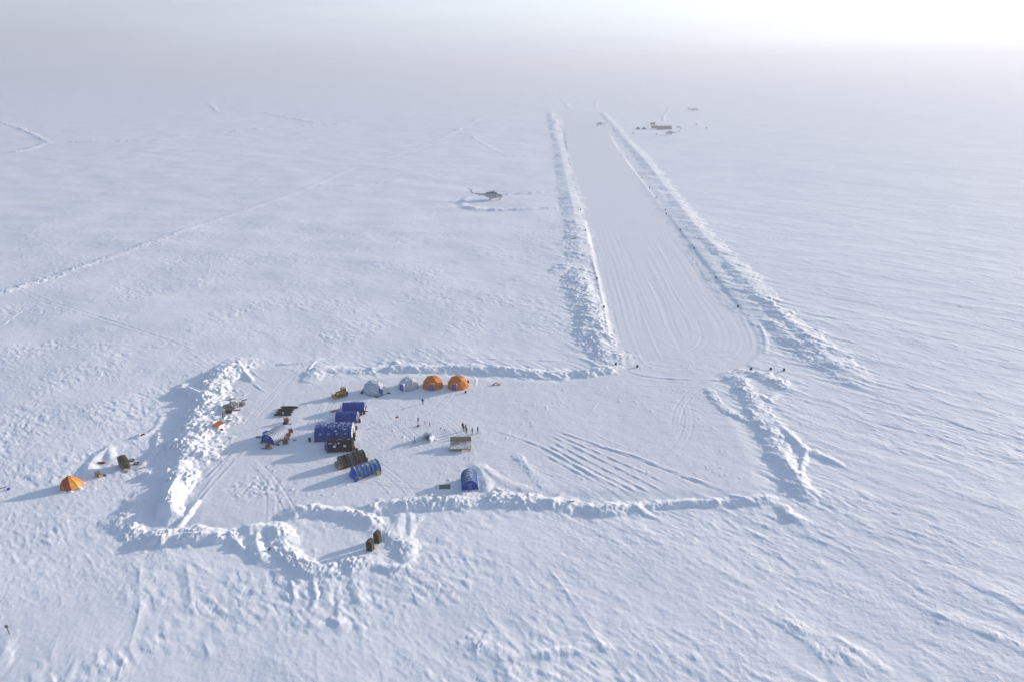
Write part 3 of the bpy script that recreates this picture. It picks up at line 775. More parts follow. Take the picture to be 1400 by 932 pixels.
def arch_tent(px, py, rz, L, W, Hh, label, cover, end, group, ribs=6, windows=0, base='wood_red', door=True, name='arched_tent',
              window_mat='pane', vest=None, stripes=None, patches=0, p=2.3, rows=1, seed=1):
    """long tent on hoops; its ridge runs along local x"""
    rr = random.Random(seed)
    t = thing(name, label, 'tent', px, py, rz, group)
    ol = arch_outline(W, Hh, 20, p)
    m = MB(); ns = ribs * 4; grid = []
    for i in range(ns + 1):
        u = i / ns; f = (u * ribs) % 1.0
        sag = 1 - .035 * math.sin(math.pi * f) + rr.uniform(-.004, .004)
        grid.append([m.bm.verts.new((-L / 2 + L * u, y * sag, .18 + z * sag + rr.uniform(-.012, .012))) for y, z in ol])
    for i in range(ns):
        for k in range(len(ol) - 1):
            f = m.bm.faces.new((grid[i][k], grid[i + 1][k], grid[i + 1][k + 1], grid[i][k + 1]))
            if stripes: f.material_index = stripes[int(i / 4) % len(stripes)]
    bmesh.ops.solidify(m.bm, geom=m.bm.faces[:], thickness=.05)
    cm = cover if isinstance(cover, list) else [cover]
    m.build('cover', [M[c] for c in cm], t, smooth=True)
    for i in range(0, ribs + 1):
        h = MB(); h.tube([(-L / 2 + L * i / ribs, y * 1.012, .18 + z * 1.012) for y, z in ol], .045, 6); h.build('hoop', M[cm[0]], t, True)
    for sgn in (-1, 1):
        e = MB(); x = sgn * (L / 2 - .06)
        e.face([(x, y * .98, .18 + z * .97) for y, z in ol]); g = e.bm.faces[:]
        bmesh.ops.solidify(e.bm, geom=g, thickness=.05)
        eo = e.build('end_wall', M[end], t)
        if door:
            d = MB(); d.box((x + sgn * .09, 0, .18 + min(1.9, Hh * .78) / 2), (.07, .95, min(1.9, Hh * .78)), bev=.02); d.build('door', M['wood_dark' if end in ('dark', 'khaki') else 'blue_plain'], t)
    b = MB(); b.box((0, 0, .09), (L + .35, W + .3, .18), bev=.02)
    for k in (-1, 1): b.box((0, k * (W / 2 - .1), .02), (L + .7, .16, .2))
    b.build('base_frame', M[base], t)
    for r_ in range(rows):
        for i in range(windows):
            ww = MB(); x = -L / 2 + L * (i + .7) / (windows + .4)
            y, z = ol[-4 if r_ == 0 else -7]; y2, z2 = ol[-5 if r_ == 0 else -8]
            mid = Vector((x, -abs(y + y2) / 2 * 1.03, .2 + (z + z2) / 2)); tilt = math.atan2(abs(y) - abs(y2), z2 - z)
            ww.box(mid, (.62, .07, .5), rx=-tilt, bev=.02); ww.build('window', M[window_mat], t)
    for i in range(patches):
        pp = MB(); x = rr.uniform(-L / 2 + .6, L / 2 - .6); k = rr.choice([9, 10, 14, 15]); y, z = ol[k]; y2, z2 = ol[k + 1]
        tilt = math.atan2(z2 - z, y2 - y)
        n = 7; pts = []
        for q in range(n):
            a = 2 * math.pi * q / n; r_ = rr.uniform(.12, .5)
            pts.append(Vector((x + math.cos(a) * r_ * 1.5, math.sin(a) * r_ * .55, .05)))
        Rm = Matrix.Translation((0, y * 1.01, .18 + z * 1.01)) @ Matrix.Rotation(tilt + math.pi, 4, 'X')
        pp.slab([Rm @ Vector((q.x, q.y, -.06)) for q in pts], .05); pp.build('pale_patch', M['frost'], t)  # frost patches; on the largest blue tent also standing in for unreadable lettering
    if vest:
        v = MB(); side, vw, vh, vl, vm = vest; o2 = arch_outline(vw, vh, 10, 2.4)
        x0 = side * L / 2
        a = [v.bm.verts.new((x0, y, .1 + z)) for y, z in o2]; bb = [v.bm.verts.new((x0 + side * vl, y * .85, .1 + z * .85)) for y, z in o2]
        for k in range(len(o2) - 1): v.bm.faces.new((a[k], a[k + 1], bb[k + 1], bb[k]))
        v.bm.faces.new(bb); v.build('porch', M[vm], t, True)
    return t

def dome_tent(px, py, rz, Rr, zs, label, fabric, group, door_ang=-math.pi / 2, name='dome_tent', door='blue_plain', spin=.3, squash=None):
    t = thing(name, label, 'tent', px, py, rz, group)
    bm = bmesh.new(); rg = []
    for n_, rad, z, off in ((10, 1.0, 0, 0), (10, .93, .42, .5), (5, .60, .84, 0), (1, 0, 1.0, 0)):
        rg.append([bm.verts.new((math.cos(spin + (i + off) * 2 * math.pi / n_) * rad * Rr, math.sin(spin + (i + off) * 2 * math.pi / n_) * rad * Rr, z * Rr * zs)) for i in range(n_)])
    for i in range(10):
        j = (i + 1) % 10
        bm.faces.new((rg[0][i], rg[0][j], rg[1][i])); bm.faces.new((rg[0][j], rg[1][j], rg[1][i]))
    for i in range(5):
        j = (i + 1) % 5; q0 = rg[1][(2 * i - 1) % 10]; q1 = rg[1][2 * i]; q2 = rg[1][(2 * i + 1) % 10]
        bm.faces.new((q0, q1, rg[2][i])); bm.faces.new((q1, q2, rg[2][j], rg[2][i])); bm.faces.new((rg[2][i], rg[2][j], rg[3][0]))
    if squash:
        for v in bm.verts: squash(v)
    edges = [(tuple(e.verts[0].co), tuple(e.verts[1].co)) for e in bm.edges]
    bmesh.ops.solidify(bm, geom=bm.faces[:], thickness=.05)
    m = MB(); m.bm.free(); m.bm = bm; m.build('cover', M[fabric], t)
    s = MB()
    for a, b in edges:
        if max(a[2], b[2]) > .02: s.cyl(Vector(a) * 1.004, Vector(b) * 1.004, .035, seg=5)
    s.build('seam_frame', M[fabric], t)
    sk = MB(); pts = [(math.cos(a * math.pi / 10) * Rr * 1.05, math.sin(a * math.pi / 10) * Rr * 1.05, .06) for a in range(20)]
    sk.slab(pts, .12); sk.build('ground_flap', M['grey' if fabric.startswith('white') else 'amber'], t)
    if door:
        dx, dy = math.cos(door_ang), math.sin(door_ang); c = Rr * 1.0
        fr = MB(); fr.box((dx * (c - .30), dy * (c - .30), 1.05), (1.0, 1.45, 2.15), rz=door_ang, bev=.06, taper=.9); fr.build('porch', M[fabric], t)
        d = MB(); d.box((dx * (c + .23), dy * (c + .23), 1.0), (.08, 1.3, 2.1), rz=door_ang, bev=.02); do = d.build('door', M[door], t)
        z = MB(); z.box((dx * (c + .275), dy * (c + .275), 1.0), (.03, .06, 1.8), rz=door_ang); z.build('zip', M['pane'], do)
    return t

def barrel(px, py, label, m='black', group='drums standing round the tents', r=.3, h=.88, lie=None, name='fuel_drum', cat='drum'):
    t = thing(name, label, cat, px, py, 0, group)
    b = MB()
    if lie is None:
        b.cyl((0, 0, 0), (0, 0, h), r, seg=16); b.build('drum_body', M[m], t, False)
        g = MB()
        for z in (.04, h * .35, h * .67, h - .02): g.cyl((0, 0, z - .02), (0, 0, z + .02), r * 1.05, seg=16)
        g.build('rim', M[m], t); c = MB(); c.cyl((r * .5, 0, h), (r * .5, 0, h + .05), .05, seg=8); c.build('cap', M['steel'], t)
    else:
        u = Vector((math.cos(lie), math.sin(lie), 0)) * h / 2; z = Vector((0, 0, r))
        b.cyl(z - u, z + u, r, seg=16); b.build('drum_body', M[m], t)
        g = MB()
        for k in (-.98, -.33, .33, .98): g.cyl(z + u * k - u * .04, z + u * k + u * .04, r * 1.05, seg=16)
        g.build('rim', M[m], t)
    return t

def crate(px, py, rz, s, label, m='wood', group=None, name='wooden_crate', cat='crate', lid=None):
    t = thing(name, label, cat, px, py, rz, group)
    a, b, c = s
    MB().box((0, 0, c / 2), (a * .95, b * .95, c * .97)).build('crate_body', M[m], t)
    f = MB()
    for z in (.06, c * .5, c - .06):
        for k in (-1, 1):
            f.box((0, k * b * .49, z), (a, .04, .11)); f.box((k * a * .49, 0, z), (.04, b, .11))
    for i in (-1, 1):
        for k in (-1, 1): f.box((i * a * .48, k * b * .48, c / 2), (.09, .09, c))
    f.build('batten', M[m], t)
    MB().box((0, 0, c + .025), (a * 1.03, b * 1.03, .05)).build('lid', M[lid or m], t)
    return t

def heap(px, py, rz, s, label, m, cat, name, group=None, seed=3, amp=.35, sub=3):
    """something covered or crumpled: a lumpy closed body"""
    bm = bmesh.new(); bmesh.ops.create_icosphere(bm, subdivisions=sub, radius=.5)
    rr = random.Random(seed); off = rr.uniform(0, 50)
    from mathutils import noise as mn
    for v in bm.verts:
        k = 1 + amp * mn.noise(v.co * 3.1 + Vector((off, 0, 0))) + amp * .6 * mn.noise(v.co * 7 + Vector((off, 9, 0)))
        v.co = Vector((v.co.x * s[0] * k, v.co.y * s[1] * k, max(v.co.z, -.12) * s[2] * 1.6 * k + .12 * s[2]))
    me = bpy.data.meshes.new(name); bm.to_mesh(me); bm.free(); me.materials.append(M[m])
    o = bpy.data.objects.new(name, me); COL.objects.link(o); seat(o, px, py, rz)
    return tag(o, label, cat, group)

def plank(px, py, rz, s, label, m, cat='plank', name='wooden_plank', group=None, tilt=0.0, lift=0.0):
    t = MB(); t.box((0, 0, s[2] / 2 + lift), s, ry=tilt, bev=min(s) * .12); o = t.build(name, M[m])
    seat(o, px, py, rz); return tag(o, label, cat, group)

# ------------------------------------------------------------------ people
def grown(name, verts, edges, radii, m, parent=None, root=0):
    """one continuous surface grown round a skeleton"""
    me = bpy.data.meshes.new(name); me.from_pydata([Vector(v) for v in verts], edges, []); me.update()
    o = bpy.data.objects.new(name, me); COL.objects.link(o)
    sk = o.modifiers.new('skin', 'SKIN'); sk.use_smooth_shade = True
    for i, r_ in enumerate(radii):
        sv = me.skin_vertices[0].data[i]; sv.radius = r_ if isinstance(r_, tuple) else (r_, r_); sv.use_root = (i == root)
    ss = o.modifiers.new('sub', 'SUBSURF'); ss.levels = 1; ss.render_levels = 1
    dg = bpy.context.evaluated_depsgraph_get(); bpy.context.view_layer.update(); dg.update()
    me2 = bpy.data.meshes.new_from_object(o.evaluated_get(dg)); o.modifiers.clear()
    o.data = me2; bpy.data.meshes.remove(me); me2.name = name
    me2.materials.clear(); me2.materials.append(M[m]); o.parent = parent
    return o

def person(px, py, rz, height, label, coat, group=None, stride=0.0, arms='down', hood=None, legs_m='trousers'):
    t = thing('person', label, 'person', px, py, rz, group, sink=0.02)
    k = height / 1.8; st = stride
    # faces local +x
    V = [(0, 0, .96), (0, 0, 1.2), (0, 0, 1.42), (0, 0, 1.54), (.02, 0, 1.66), (.01, 0, 1.76),
         (0, .11, .92), (st * .55, .12, .5), (st, .12, .09), (st + .2, .12, .04),
         (0, -.11, .92), (-st * .25, -.12, .5), (-st, -.12, .1), (-st + .2, -.12, .04)]
    E = [(0, 1), (1, 2), (2, 3), (3, 4), (4, 5), (0, 6), (6, 7), (7, 8), (8, 9), (0, 10), (10, 11), (11, 12), (12, 13)]
    Rd = [.15, .15, .13, .065, .105, .07, .11, .085, .07, .055, .11, .085, .07, .055]
    if arms == 'down': A = [(.02, .24, 1.40), (.04, .30, 1.14), (.12, .29, .90), (.15, .28, .82)]
    elif arms == 'bent': A = [(.02, .24, 1.40), (.05, .31, 1.14), (.27, .22, 1.10), (.34, .17, 1.12)]
    else: A = [(.02, .24, 1.40), (.20, .34, 1.22), (.38, .30, 1.16), (.45, .28, 1.17)]
    n = len(V); V += A; E += [(2, n), (n, n + 1), (n + 1, n + 2), (n + 2, n + 3)]; Rd += [.085, .065, .05, .05]
    n = len(V); V += [(x, -y, z) for x, y, z in A]; E += [(2, n), (n, n + 1), (n + 1, n + 2), (n + 2, n + 3)]; Rd += [.085, .065, .05, .05]
    V = [tuple(c * k for c in v) for v in V]; Rd = [r_ * k for r_ in Rd]
    grown('body', V, E, Rd, legs_m, t)
    # parka over trunk and arms
    JV = [(0, 0, .86), (0, 0, 1.05), (0, 0, 1.25), (0, 0, 1.44)] + A[:3] + [(x, -y, z) for x, y, z in A[:3]]
    JE = [(0, 1), (1, 2), (2, 3), (3, 4), (4, 5), (5, 6), (3, 7), (7, 8), (8, 9)]
    JR = [(.22, .18), .20, .20, .17, .115, .095, .08, .115, .095, .08]
    grown('parka', [tuple(c * k for c in v) for v in JV], JE, [tuple(q * k for q in r_) if isinstance(r_, tuple) else r_ * k for r_ in JR], coat, t)
    f = MB(); f.bm.free(); f.bm = bmesh.new(); bmesh.ops.create_uvsphere(f.bm, u_segments=12, v_segments=8, radius=.098 * k)
    for v in f.bm.verts: v.co = Vector((v.co.x * .75 + .055 * k, v.co.y * .9, v.co.z * 1.15 + 1.67 * k))
    for e_ in (-.035, .035): f.box((.128 * k, e_ * k, 1.69 * k), (.012, .02, .012))
    f.box((.135 * k, 0, 1.66 * k), (.03, .022, .04)); f.box((.125 * k, 0, 1.615 * k), (.012, .05, .01)); f.build('face', M['skin'], t, True)
    h = MB(); h.bm.free(); h.bm = bmesh.new(); bmesh.ops.create_uvsphere(h.bm, u_segments=14, v_segments=10, radius=.145 * k)
    for v in h.bm.verts: v.co = Vector((min(v.co.x, .07 * k) - .02 * k, v.co.y * .95, v.co.z * 1.1 + 1.69 * k))
    h.build('hood', M[hood or coat], t, True)
    return t

# ------------------------------------------------------------------ the camp: dome tents on the north side
dome_tent(626, 527.5, 0, 3.05, 1.12, 'orange faceted dome tent with blue door, nearest the snow loop and wooden wreckage', 'orange', 'dome tents in a row below the north snow bank', door_ang=R(-104), spin=.35)
dome_tent(592, 527.5, 0, 3.05, 1.12, 'orange faceted dome tent with blue door, between the white dome and the other orange dome', 'orange', 'dome tents in a row below the north snow bank', door_ang=R(-92), spin=.15)
dome_tent(558.5, 528.5, 0, 2.95, 1.08, 'white faceted dome tent with blue door beside the orange dome tents', 'white', 'dome tents in a row below the north snow bank', door_ang=R(-120), spin=.6)
def slump(v):
    h = v.co.z
    v.co.x = v.co.x * 1.15 - h * .35 + .25 * math.sin(v.co.y * 3)
    v.co.y *= .85
    v.co.z = h * (.92 + .12 * math.sin(v.co.x * 2.3) - .10 * max(0, v.co.x))
sl = dome_tent(515, 535, R(-12), 2.9, .95, 'half collapsed white tent with leaning blue door and dark bags around it', 'white_snow', 'dome tents in a row below the north snow bank', door=None, spin=.9, squash=slump); sl.scale = (1.15, 1.15, 1.2)
MB().box((1.9, -1.9, .95), (1.15, .1, 1.9), rz=R(-12), ry=R(14), rx=R(10), bev=.03).build('door', M['blue_plain'], sl)
heap(497.5, 533.5, .3, (1.1, .8, .8), 'dark grey bag leaning on the left of the collapsed white tent, upper one', 'grey', 'bag', 'kit_bag', 'dark bags by the collapsed tent', 4)
heap(495, 537, .2, (1.0, .8, .6), 'black bag lying lowest on the left of the collapsed white tent', 'black', 'bag', 'kit_bag', 'dark bags by the collapsed tent', 5)
heap(515.5, 542.5, .4, (1.3, .5, .35), 'black bag in front of the collapsed white tent, left of its blue door', 'black', 'bag', 'kit_bag', 'dark bags by the collapsed tent', 6)
heap(531.5, 537.5, .2, (1.2, .4, .4), 'dark bundle on the right of the collapsed white tent, beyond its door', 'black', 'bag', 'kit_bag', 'dark bags by the collapsed tent', 8)
heap(640, 522.5, .2, (.7, .7, .9), 'red brown bag standing against the right side of the rightmost orange dome', 'coat_red', 'bag', 'kit_bag', None, 9)
barrel(636.6, 536.5, 'small black drum in front of the rightmost orange dome tent', r=.28, h=.6)

# ------------------------------------------------------------------ arched tents
ROWG = 'arched tents in the staggered row across the yard'
arch_tent(484.5, 559.5, R(2), 6.0, 3.4, 2.0, 'small blue arched tent nearest the bulldozer, topmost of the staggered row', 'blue', 'white', ROWG, ribs=6, name='arched_tent', seed=2)
arch_tent(475.0, 573.0, R(1), 5.7, 3.5, 2.1, 'small blue arched tent just behind the largest blue tent', 'blue', 'white', ROWG, ribs=6, seed=3)
arch_tent(458.8, 595.2, R(2), 9.3, 6.2, 3.3, 'largest blue arched tent with frosted roof and four pale windows', 'blue_roof', 'white', ROWG, ribs=8, windows=4, patches=6, seed=4)
arch_tent(466.3, 612.3, R(5), 6.0, 4.0, 2.5, 'dark brown arched tent squeezed between the largest blue tent and the khaki tent', 'dark', 'dark', ROWG, ribs=5, windows=2, base='wood', window_mat='frost', vest=(-1, 2.2, 1.7, .9, 'blue_plain'), patches=3, seed=5)
arch_tent(481.5, 631.8, R(32), 6.0, 3.7, 2.3, 'khaki and brown striped arched tent between the dark tent and the frosted blue tent', ['khaki', 'brown', 'grey'], 'khaki', ROWG, ribs=8, stripes=[0, 1, 0, 2, 1, 0, 0, 1], base='wood_red', vest=(-1, 2.0, 1.6, 1.1, 'grey'), seed=6)
arch_tent(500.5, 645.5, R(38), 6.1, 3.6, 2.3, 'frosted mid blue arched tent lowest in the staggered row, wood at its door', 'blue_frost', 'blue', ROWG, ribs=6, base='wood', vest=(-1, 2.6, 1.9, .7, 'blue'), seed=7)
arch_tent(642.0, 661.5, R(96), 5.2, 3.7, 2.4, 'lone blue arched tent drifted in against the south snow bank', 'blue_frost', 'blue', None, ribs=5, base='frost', seed=8)
arch_tent(376.5, 598.5, R(66), 5.6, 4.3, 2.3, 'arched tent with white ribbed roof and dark blue end, alone on the left', 'white_snow', 'blue', None, ribs=9, base='wood_red', door=False, seed=9)
wt_ = [o for o in COL.objects if o.get('label', '').startswith('arched tent with white ribbed')][0]
MB().box((-2.86, 0, 1.75), (.06, .9, .35), bev=.02).build('window', M['pane'], wt_)

# crates, drums and gear round the tents
for i, (px, py, rz, s, m, lb) in enumerate([
    (397, 590.5, .5, (1.1, .9, .9), 'wood_red', 'red brown crate at the far end of the line beside the white roofed tent'),
    (394.6, 595.5, .3, (1.0, .9, .8), 'wood_red', 'red brown crate second from the far end of the line beside the white roofed tent'),
    (392.4, 600.5, .7, (1.1, .8, .8), 'wood', 'pale crate in the middle of the line beside the white roofed tent'),
    (390.2, 605.5, .4, (1.2, 1.0, .9), 'wood_red', 'red brown crate at the near end of the line beside the white roofed tent'),
    (366.3, 611.5, .2, (1.0, .8, .8), 'wood_red', 'red brown crate in front of the white roofed tent, left one'),
    (369.3, 613.0, .9, (.8, .7, .5), 'wood', 'small pale crate in front of the white roofed tent, right one')]):
    crate(px, py, rz, s, lb, m, 'crates round the white roofed tent')
plank(361.3, 612.8, .1, (1.7, .4, .14), 'brown board lying left of the crates before the white roofed tent', 'wood_red')
crate(364, 595.5, R(66), (1.3, 1.0, 1.2), 'dark blue box standing on the left of the white roofed tent', 'blue', None, 'storage_box', 'box')
plank(354, 597.5, -.1, (1.5, .45, .3), 'brown board lying furthest left of the white roofed tent', 'wood_red')
heap(358, 605, 0, (.9, .7, .5), 'grey bundle lying by the left corner of the white roofed tent', 'grey', 'bundle', 'cargo_bundle', None, 12)
heap(403, 601, 0, (.9, .5, .25), 'grey scraps on the snow right of the white roofed tent', 'grey', 'bundle', 'cargo_bundle', None, 13)
heap(380, 608, 0, (.9, .5, .4), 'black bag against the dark blue end of the white roofed tent', 'black', 'bag', 'kit_bag', None, 14)
for px, py, lb in [
    (423.5, 602.5, 'black drum alone on the snow left of the largest blue tent'),
    (487, 586.5, 'black drum furthest right of the largest blue tent'),
    (484.7, 596, 'small black drum at the middle of the right end of the largest blue tent'),
    (484.2, 601, 'black drum at the near corner of the largest blue tent'),
    (491.6, 576.5, 'black drum at the right end of the second blue tent from the top'),
    (497.8, 565.5, 'black drum furthest right at the end of the topmost blue tent'),
    (493.5, 566.8, 'black drum between the two small blue tents at their right ends'),
    (487.8, 617, 'black drum right of the brown crates by the dark brown tent'),
    (501.5, 630, 'black drum at the right end of the khaki striped tent')]:
    barrel(px, py, lb, r=.34, h=.9)
plank(499.5, 562, .1, (1.4, .3, .2), 'brown board sticking out right of the topmost blue tent', 'wood_red')
crate(482.8, 614.5, .4, (1.0, .9, .9), 'orange brown crate at the right end of the dark brown tent', 'wood_red', None)
crate(484.5, 618.0, .1, (.8, .8, .5), 'pale wooden crate just below the orange brown one by the dark tent', 'wood', None)
crate(465.5, 640.5, .6, (1.3, 1.0, 1.0), 'pale wooden crate at the left end of the khaki striped tent', 'wood', None)
crate(483.2, 651.8, .5, (1.0, .8, .8), 'orange brown crate at the left end of the frosted blue tent', 'orange_paint', None)
crate(488.5, 653.8, .9, (1.1, .8, .9), 'pale wooden crate leaning by the door of the frosted blue tent', 'wood', None)
plank(492.8, 655.2, 1.3, (2.2, .25, .1), 'pale plank propped before the frosted blue tent', 'wood', tilt=.5, lift=.5)
heap(487.5, 656.8, .4, (1.2, .7, .4), 'dark blue bundle lying before the frosted blue tent', 'blue', 'bundle', 'cargo_bundle', None, 21)
crate(517.3, 648.3, .7, (1.0, .9, .8), 'pale wooden crate at the near right corner of the frosted blue tent', 'wood', None)
for px, y0, hh, mm, lb in [(433.5, 584.5, 2.6, 'wood', 'thin yellowish pole leaning at the far left corner of the largest blue tent')]:
    o = MB().cyl((0, 0, 0), (-.25, .1, hh), .05, .035, 8).build('tent_pole', M[mm]); seat(o, px, y0); tag(o, lb, 'pole')

# ------------------------------------------------------------------ black fuel bladders
for px, py, L, lb in [(396, 557.6, 4.9, 'black fuel bladder furthest back of the four, reaching furthest right'),
                      (391, 561.0, 4.6, 'black fuel bladder second from the back of the four'),
                      (389, 564.2, 4.6, 'black fuel bladder second from the front of the four'),
                      (386.8, 567.6, 4.9, 'black fuel bladder nearest of the four, reaching furthest left')]:
    t = thing('fuel_bladder', lb, 'fuel bladder', px, py, R(-1), 'black fuel bladders lying side by side')
    n = 14; b = MB()
    b.tube([(-L / 2 + L * i / n, .03 * math.sin(i), .30) for i in range(n + 1)], [(.36 * (1 - .75 * abs(2 * i / n - 1) ** 5), .40 * (1 - .6 * abs(2 * i / n - 1) ** 5)) for i in range(n + 1)], 14)
    b.build('bladder_body', M['bladder'], t, True)
    for k in (-1, 1): MB().cyl((k * L / 2, 0, .30), (k * (L / 2 + .14), 0, .30), .07, seg=8).build('valve', M['steel'], t)
mp_ = thing('wooden_mast', 'pale wooden post with white tip standing beside the orange brown crates', 'post', 388.6, 577.5)
MB().box((0, 0, 1.5), (.13, .13, 3.0), bev=.01).build('post', M['wood'], mp_)
MB().box((0, 0, 3.1), (.2, .2, .22), bev=.02).build('tip', M['frost'], mp_)
crate(391.7, 576.3, .5, (1.1, .8, 1.1), 'orange brown crate standing right of the tall wooden post', 'orange_paint', None)
crate(390.4, 579.3, .2, (1.1, .6, .6), 'dark crate at the foot of the tall wooden post', 'wood_dark', None)
plank(396, 579, -.2, (1.2, .2, .12), 'short board right of the crates by the wooden post', 'wood_red')

# ------------------------------------------------------------------ bulldozer
bz = thing('bulldozer', 'yellow tracked bulldozer with raised cab and front blade above the blue tents', 'bulldozer', 466.3, 541.0, R(218))
for s_ in (-1, 1):
    tr = MB(); pr = [(-1.7, .35), (-1.45, .75), (1.2, .75), (1.55, .42), (1.3, .06), (-1.4, .04)]
    a = [tr.bm.verts.new((x, s_ * .95 - .22, z)) for x, z in pr]; b = [tr.bm.verts.new((x, s_ * .95 + .22, z)) for x, z in pr]
    tr.bm.faces.new(a); tr.bm.faces.new(list(reversed(b)))
    for i in range(6): tr.bm.faces.new((a[i], b[i], b[(i + 1) % 6], a[(i + 1) % 6]))
    to = tr.build('track', M['steel'], bz)
    wh = MB()
    for x in (-1.3, -.75, -.2, .35, .9, 1.25): wh.cyl((x, s_ * 1.12, .36), (x, s_ * 1.2, .36), .22, seg=12)
    wh.build('roller', M['yellow'], to)
    MB().box((.9, s_ * 1.28, .5), (2.6, .14, .22), bev=.02).build('push_arm', M['yellow'], bz)
MB().box((.55, 0, 1.1), (1.9, 1.05, .85), bev=.08).box((-.9, 0, .95), (1.3, 1.5, .6), bev=.05).build('engine_body', M['yellow'], bz)
MB().box((.7, 0, 1.56), (1.2, .8, .1), bev=.02).build('engine_cover', M['heli_red'], bz)
cb = MB().box((-.85, 0, 2.35), (1.25, 1.45, .12), bev=.04)
for x in (-1.4, -.3):
    for y in (-.62, .62): cb.box((x, y, 1.8), (.12, .12, 1.1))
cbo = cb.build('cab', M['yellow'], bz)
MB().box((-.85, 0, 1.8), (1.0, 1.2, .9)).build('window', M['glass'], cbo)
bl = MB()
for k in range(5):
    z0 = .08 + k * .22; bl.box((2.22 + .05 * abs(k - 2), 0, z0 + .11), (.1, 2.7, .225), ry=R(8 * (k - 2)))
bl.build('blade', M['yellow'], bz)
MB().cyl((.9, .25, 1.5), (.9, .25, 2.15), .06, seg=8).build('exhaust', M['steel'], bz)
MB().box((-1.9, 0, .6), (.5, .9, .5), bev=.04).build('winch', M['steel'], bz)

# red cargo sled beside the topmost blue tent
sd_ = thing('cargo_sled', 'red tubular cargo sled between the bulldozer and the topmost blue tent', 'sled', 459.5, 561.5, R(28))
for s_ in (-1, 1):
    MB().tube([(-1.5, s_ * .4, .1), (-.5, s_ * .4, .06), (.8, s_ * .4, .06), (1.3, s_ * .4, .3), (1.45, s_ * .38, .95)], .06, 8).build('runner', M['red'], sd_, True)
dk = MB()
for x in (-1.3, -.9, -.5, -.1, .3, .7): dk.box((x, 0, .3), (.12, .95, .06))
for s_ in (-1, 1): dk.box((-.3, s_ * .42, .24), (2.2, .07, .07))
dk.build('deck', M['red'], sd_)
MB().tube([(1.45, -.38, .95), (1.5, 0, 1.2), (1.45, .38, .95)], .05, 8).build('handle', M['red'], sd_, True)

# wreckage of boards
wr = thing('broken_crate', 'collapsed pale wooden crate lying alone right of the orange domes', 'broken crate', 678.8, 525.5)
for i, (c, s, rz, ry) in enumerate([((-.6, 0, .35), (1.6, .5, .06), .3, -.45), ((.6, .1, .35), (1.5, .5, .06), -.2, .42), ((0, -.4, .08), (2.4, .3, .06), .1, 0), ((.9, .5, .1), (1.3, .25, .06), .8, .1)]):
    MB().box(c, s, rz=rz, ry=ry).build('board', M['wood'], wr)

# ------------------------------------------------------------------ signpost, stakes and snow shelter
sp_ = thing('signpost', 'tall dark red signpost with boards near its top in the middle of the yard', 'signpost', 571.8, 582.3)
MB().cyl((0, 0, 0), (0, 0, 2.7), .08, .06, 8).build('post', M['coat_red'], sp_)
for z, a in ((2.45, .2), (2.2, -.5), (1.95, .6), (1.7, -.1)): MB().box((.12, 0, z), (.5, .05, .15), rz=a).build('sign_board', M['coat_red'], sp_)
MB().box((0, 0, .15), (.7, .7, .3), bev=.08).build('foot', M['coat_red'], sp_)
fl = thing('flag_pole', 'thin pale pole with small red flag left of the tall signpost', 'flag', 545.3, 576.5)
MB().cyl((0, 0, 0), (0, 0, 1.9), .03, seg=8).build('pole', M['aluminium'], fl)
f = MB(); ng = 6
gr = [[f.bm.verts.new((-.85 * i / ng, .06 * math.sin(i * 1.3), 1.88 - .5 * j + -.28 * i / ng)) for j in (0, 1)] for i in range(ng + 1)]
for i in range(ng): f.bm.faces.new((gr[i][0], gr[i + 1][0], gr[i + 1][1], gr[i][1]))
bmesh.ops.solidify(f.bm, geom=f.bm.faces[:], thickness=.02); f.build('flag_cloth', M['red'], fl)
for px, py, hh, lb, mm in [(581, 580, .9, 'short pink stake just right of the tall signpost', 'wood_red'), (587.7, 582, .95, 'short dark post second right of the tall signpost', 'steel'),
                           (602.5, 586.5, .5, 'stubby dark post between the signpost and the people', 'steel'), (608, 588.6, .4, 'stubby brown post nearest the people', 'wood_red')]:
    t = thing('marker_post', lb, 'post', px, py, .3, 'short posts in a line from the signpost')
    MB().cyl((0, 0, 0), (0, 0, hh), .09, .075, 8).build('post', M[mm], t); MB().box((0, 0, hh), (.26, .26, .16), bev=.03).build('cap', M[mm], t)
stakes = None
for i, (px, py) in enumerate([(531, 589), (535.5, 584.5), (541, 580.5), (547.5, 578.5), (554, 577.5), (560.5, 578), (566, 580.5), (558, 602), (592.5, 583.5), (596.5, 588), (598, 594.5), (597, 602)]):
    if stakes is None:
        t = thing('flag_stake', '', 'stake', px, py); MB().cyl((0, 0, 0), (0, 0, 1.25), .022, seg=6).build('pole', M['aluminium'], t)
        MB().box((.12, 0, 1.15), (.22, .015, .14)).build('pennant', M['white'], t); stakes = t
    else: t = copy_tree(stakes); seat(t, px, py)
    where = ['furthest left', 'second from the left', 'third from the left', 'fourth from the left', 'fifth from the left', 'sixth from the left', 'just left of the signpost', 'left of the striding person', 'furthest back right of the shelter', 'second back right of the shelter', 'beside the dark brown box', 'nearest the platform'][i]
    t['label'] = f'thin pale stake with white pennant near the snow shelter, {where}'; t['group'] = 'faint ring of thin stakes'

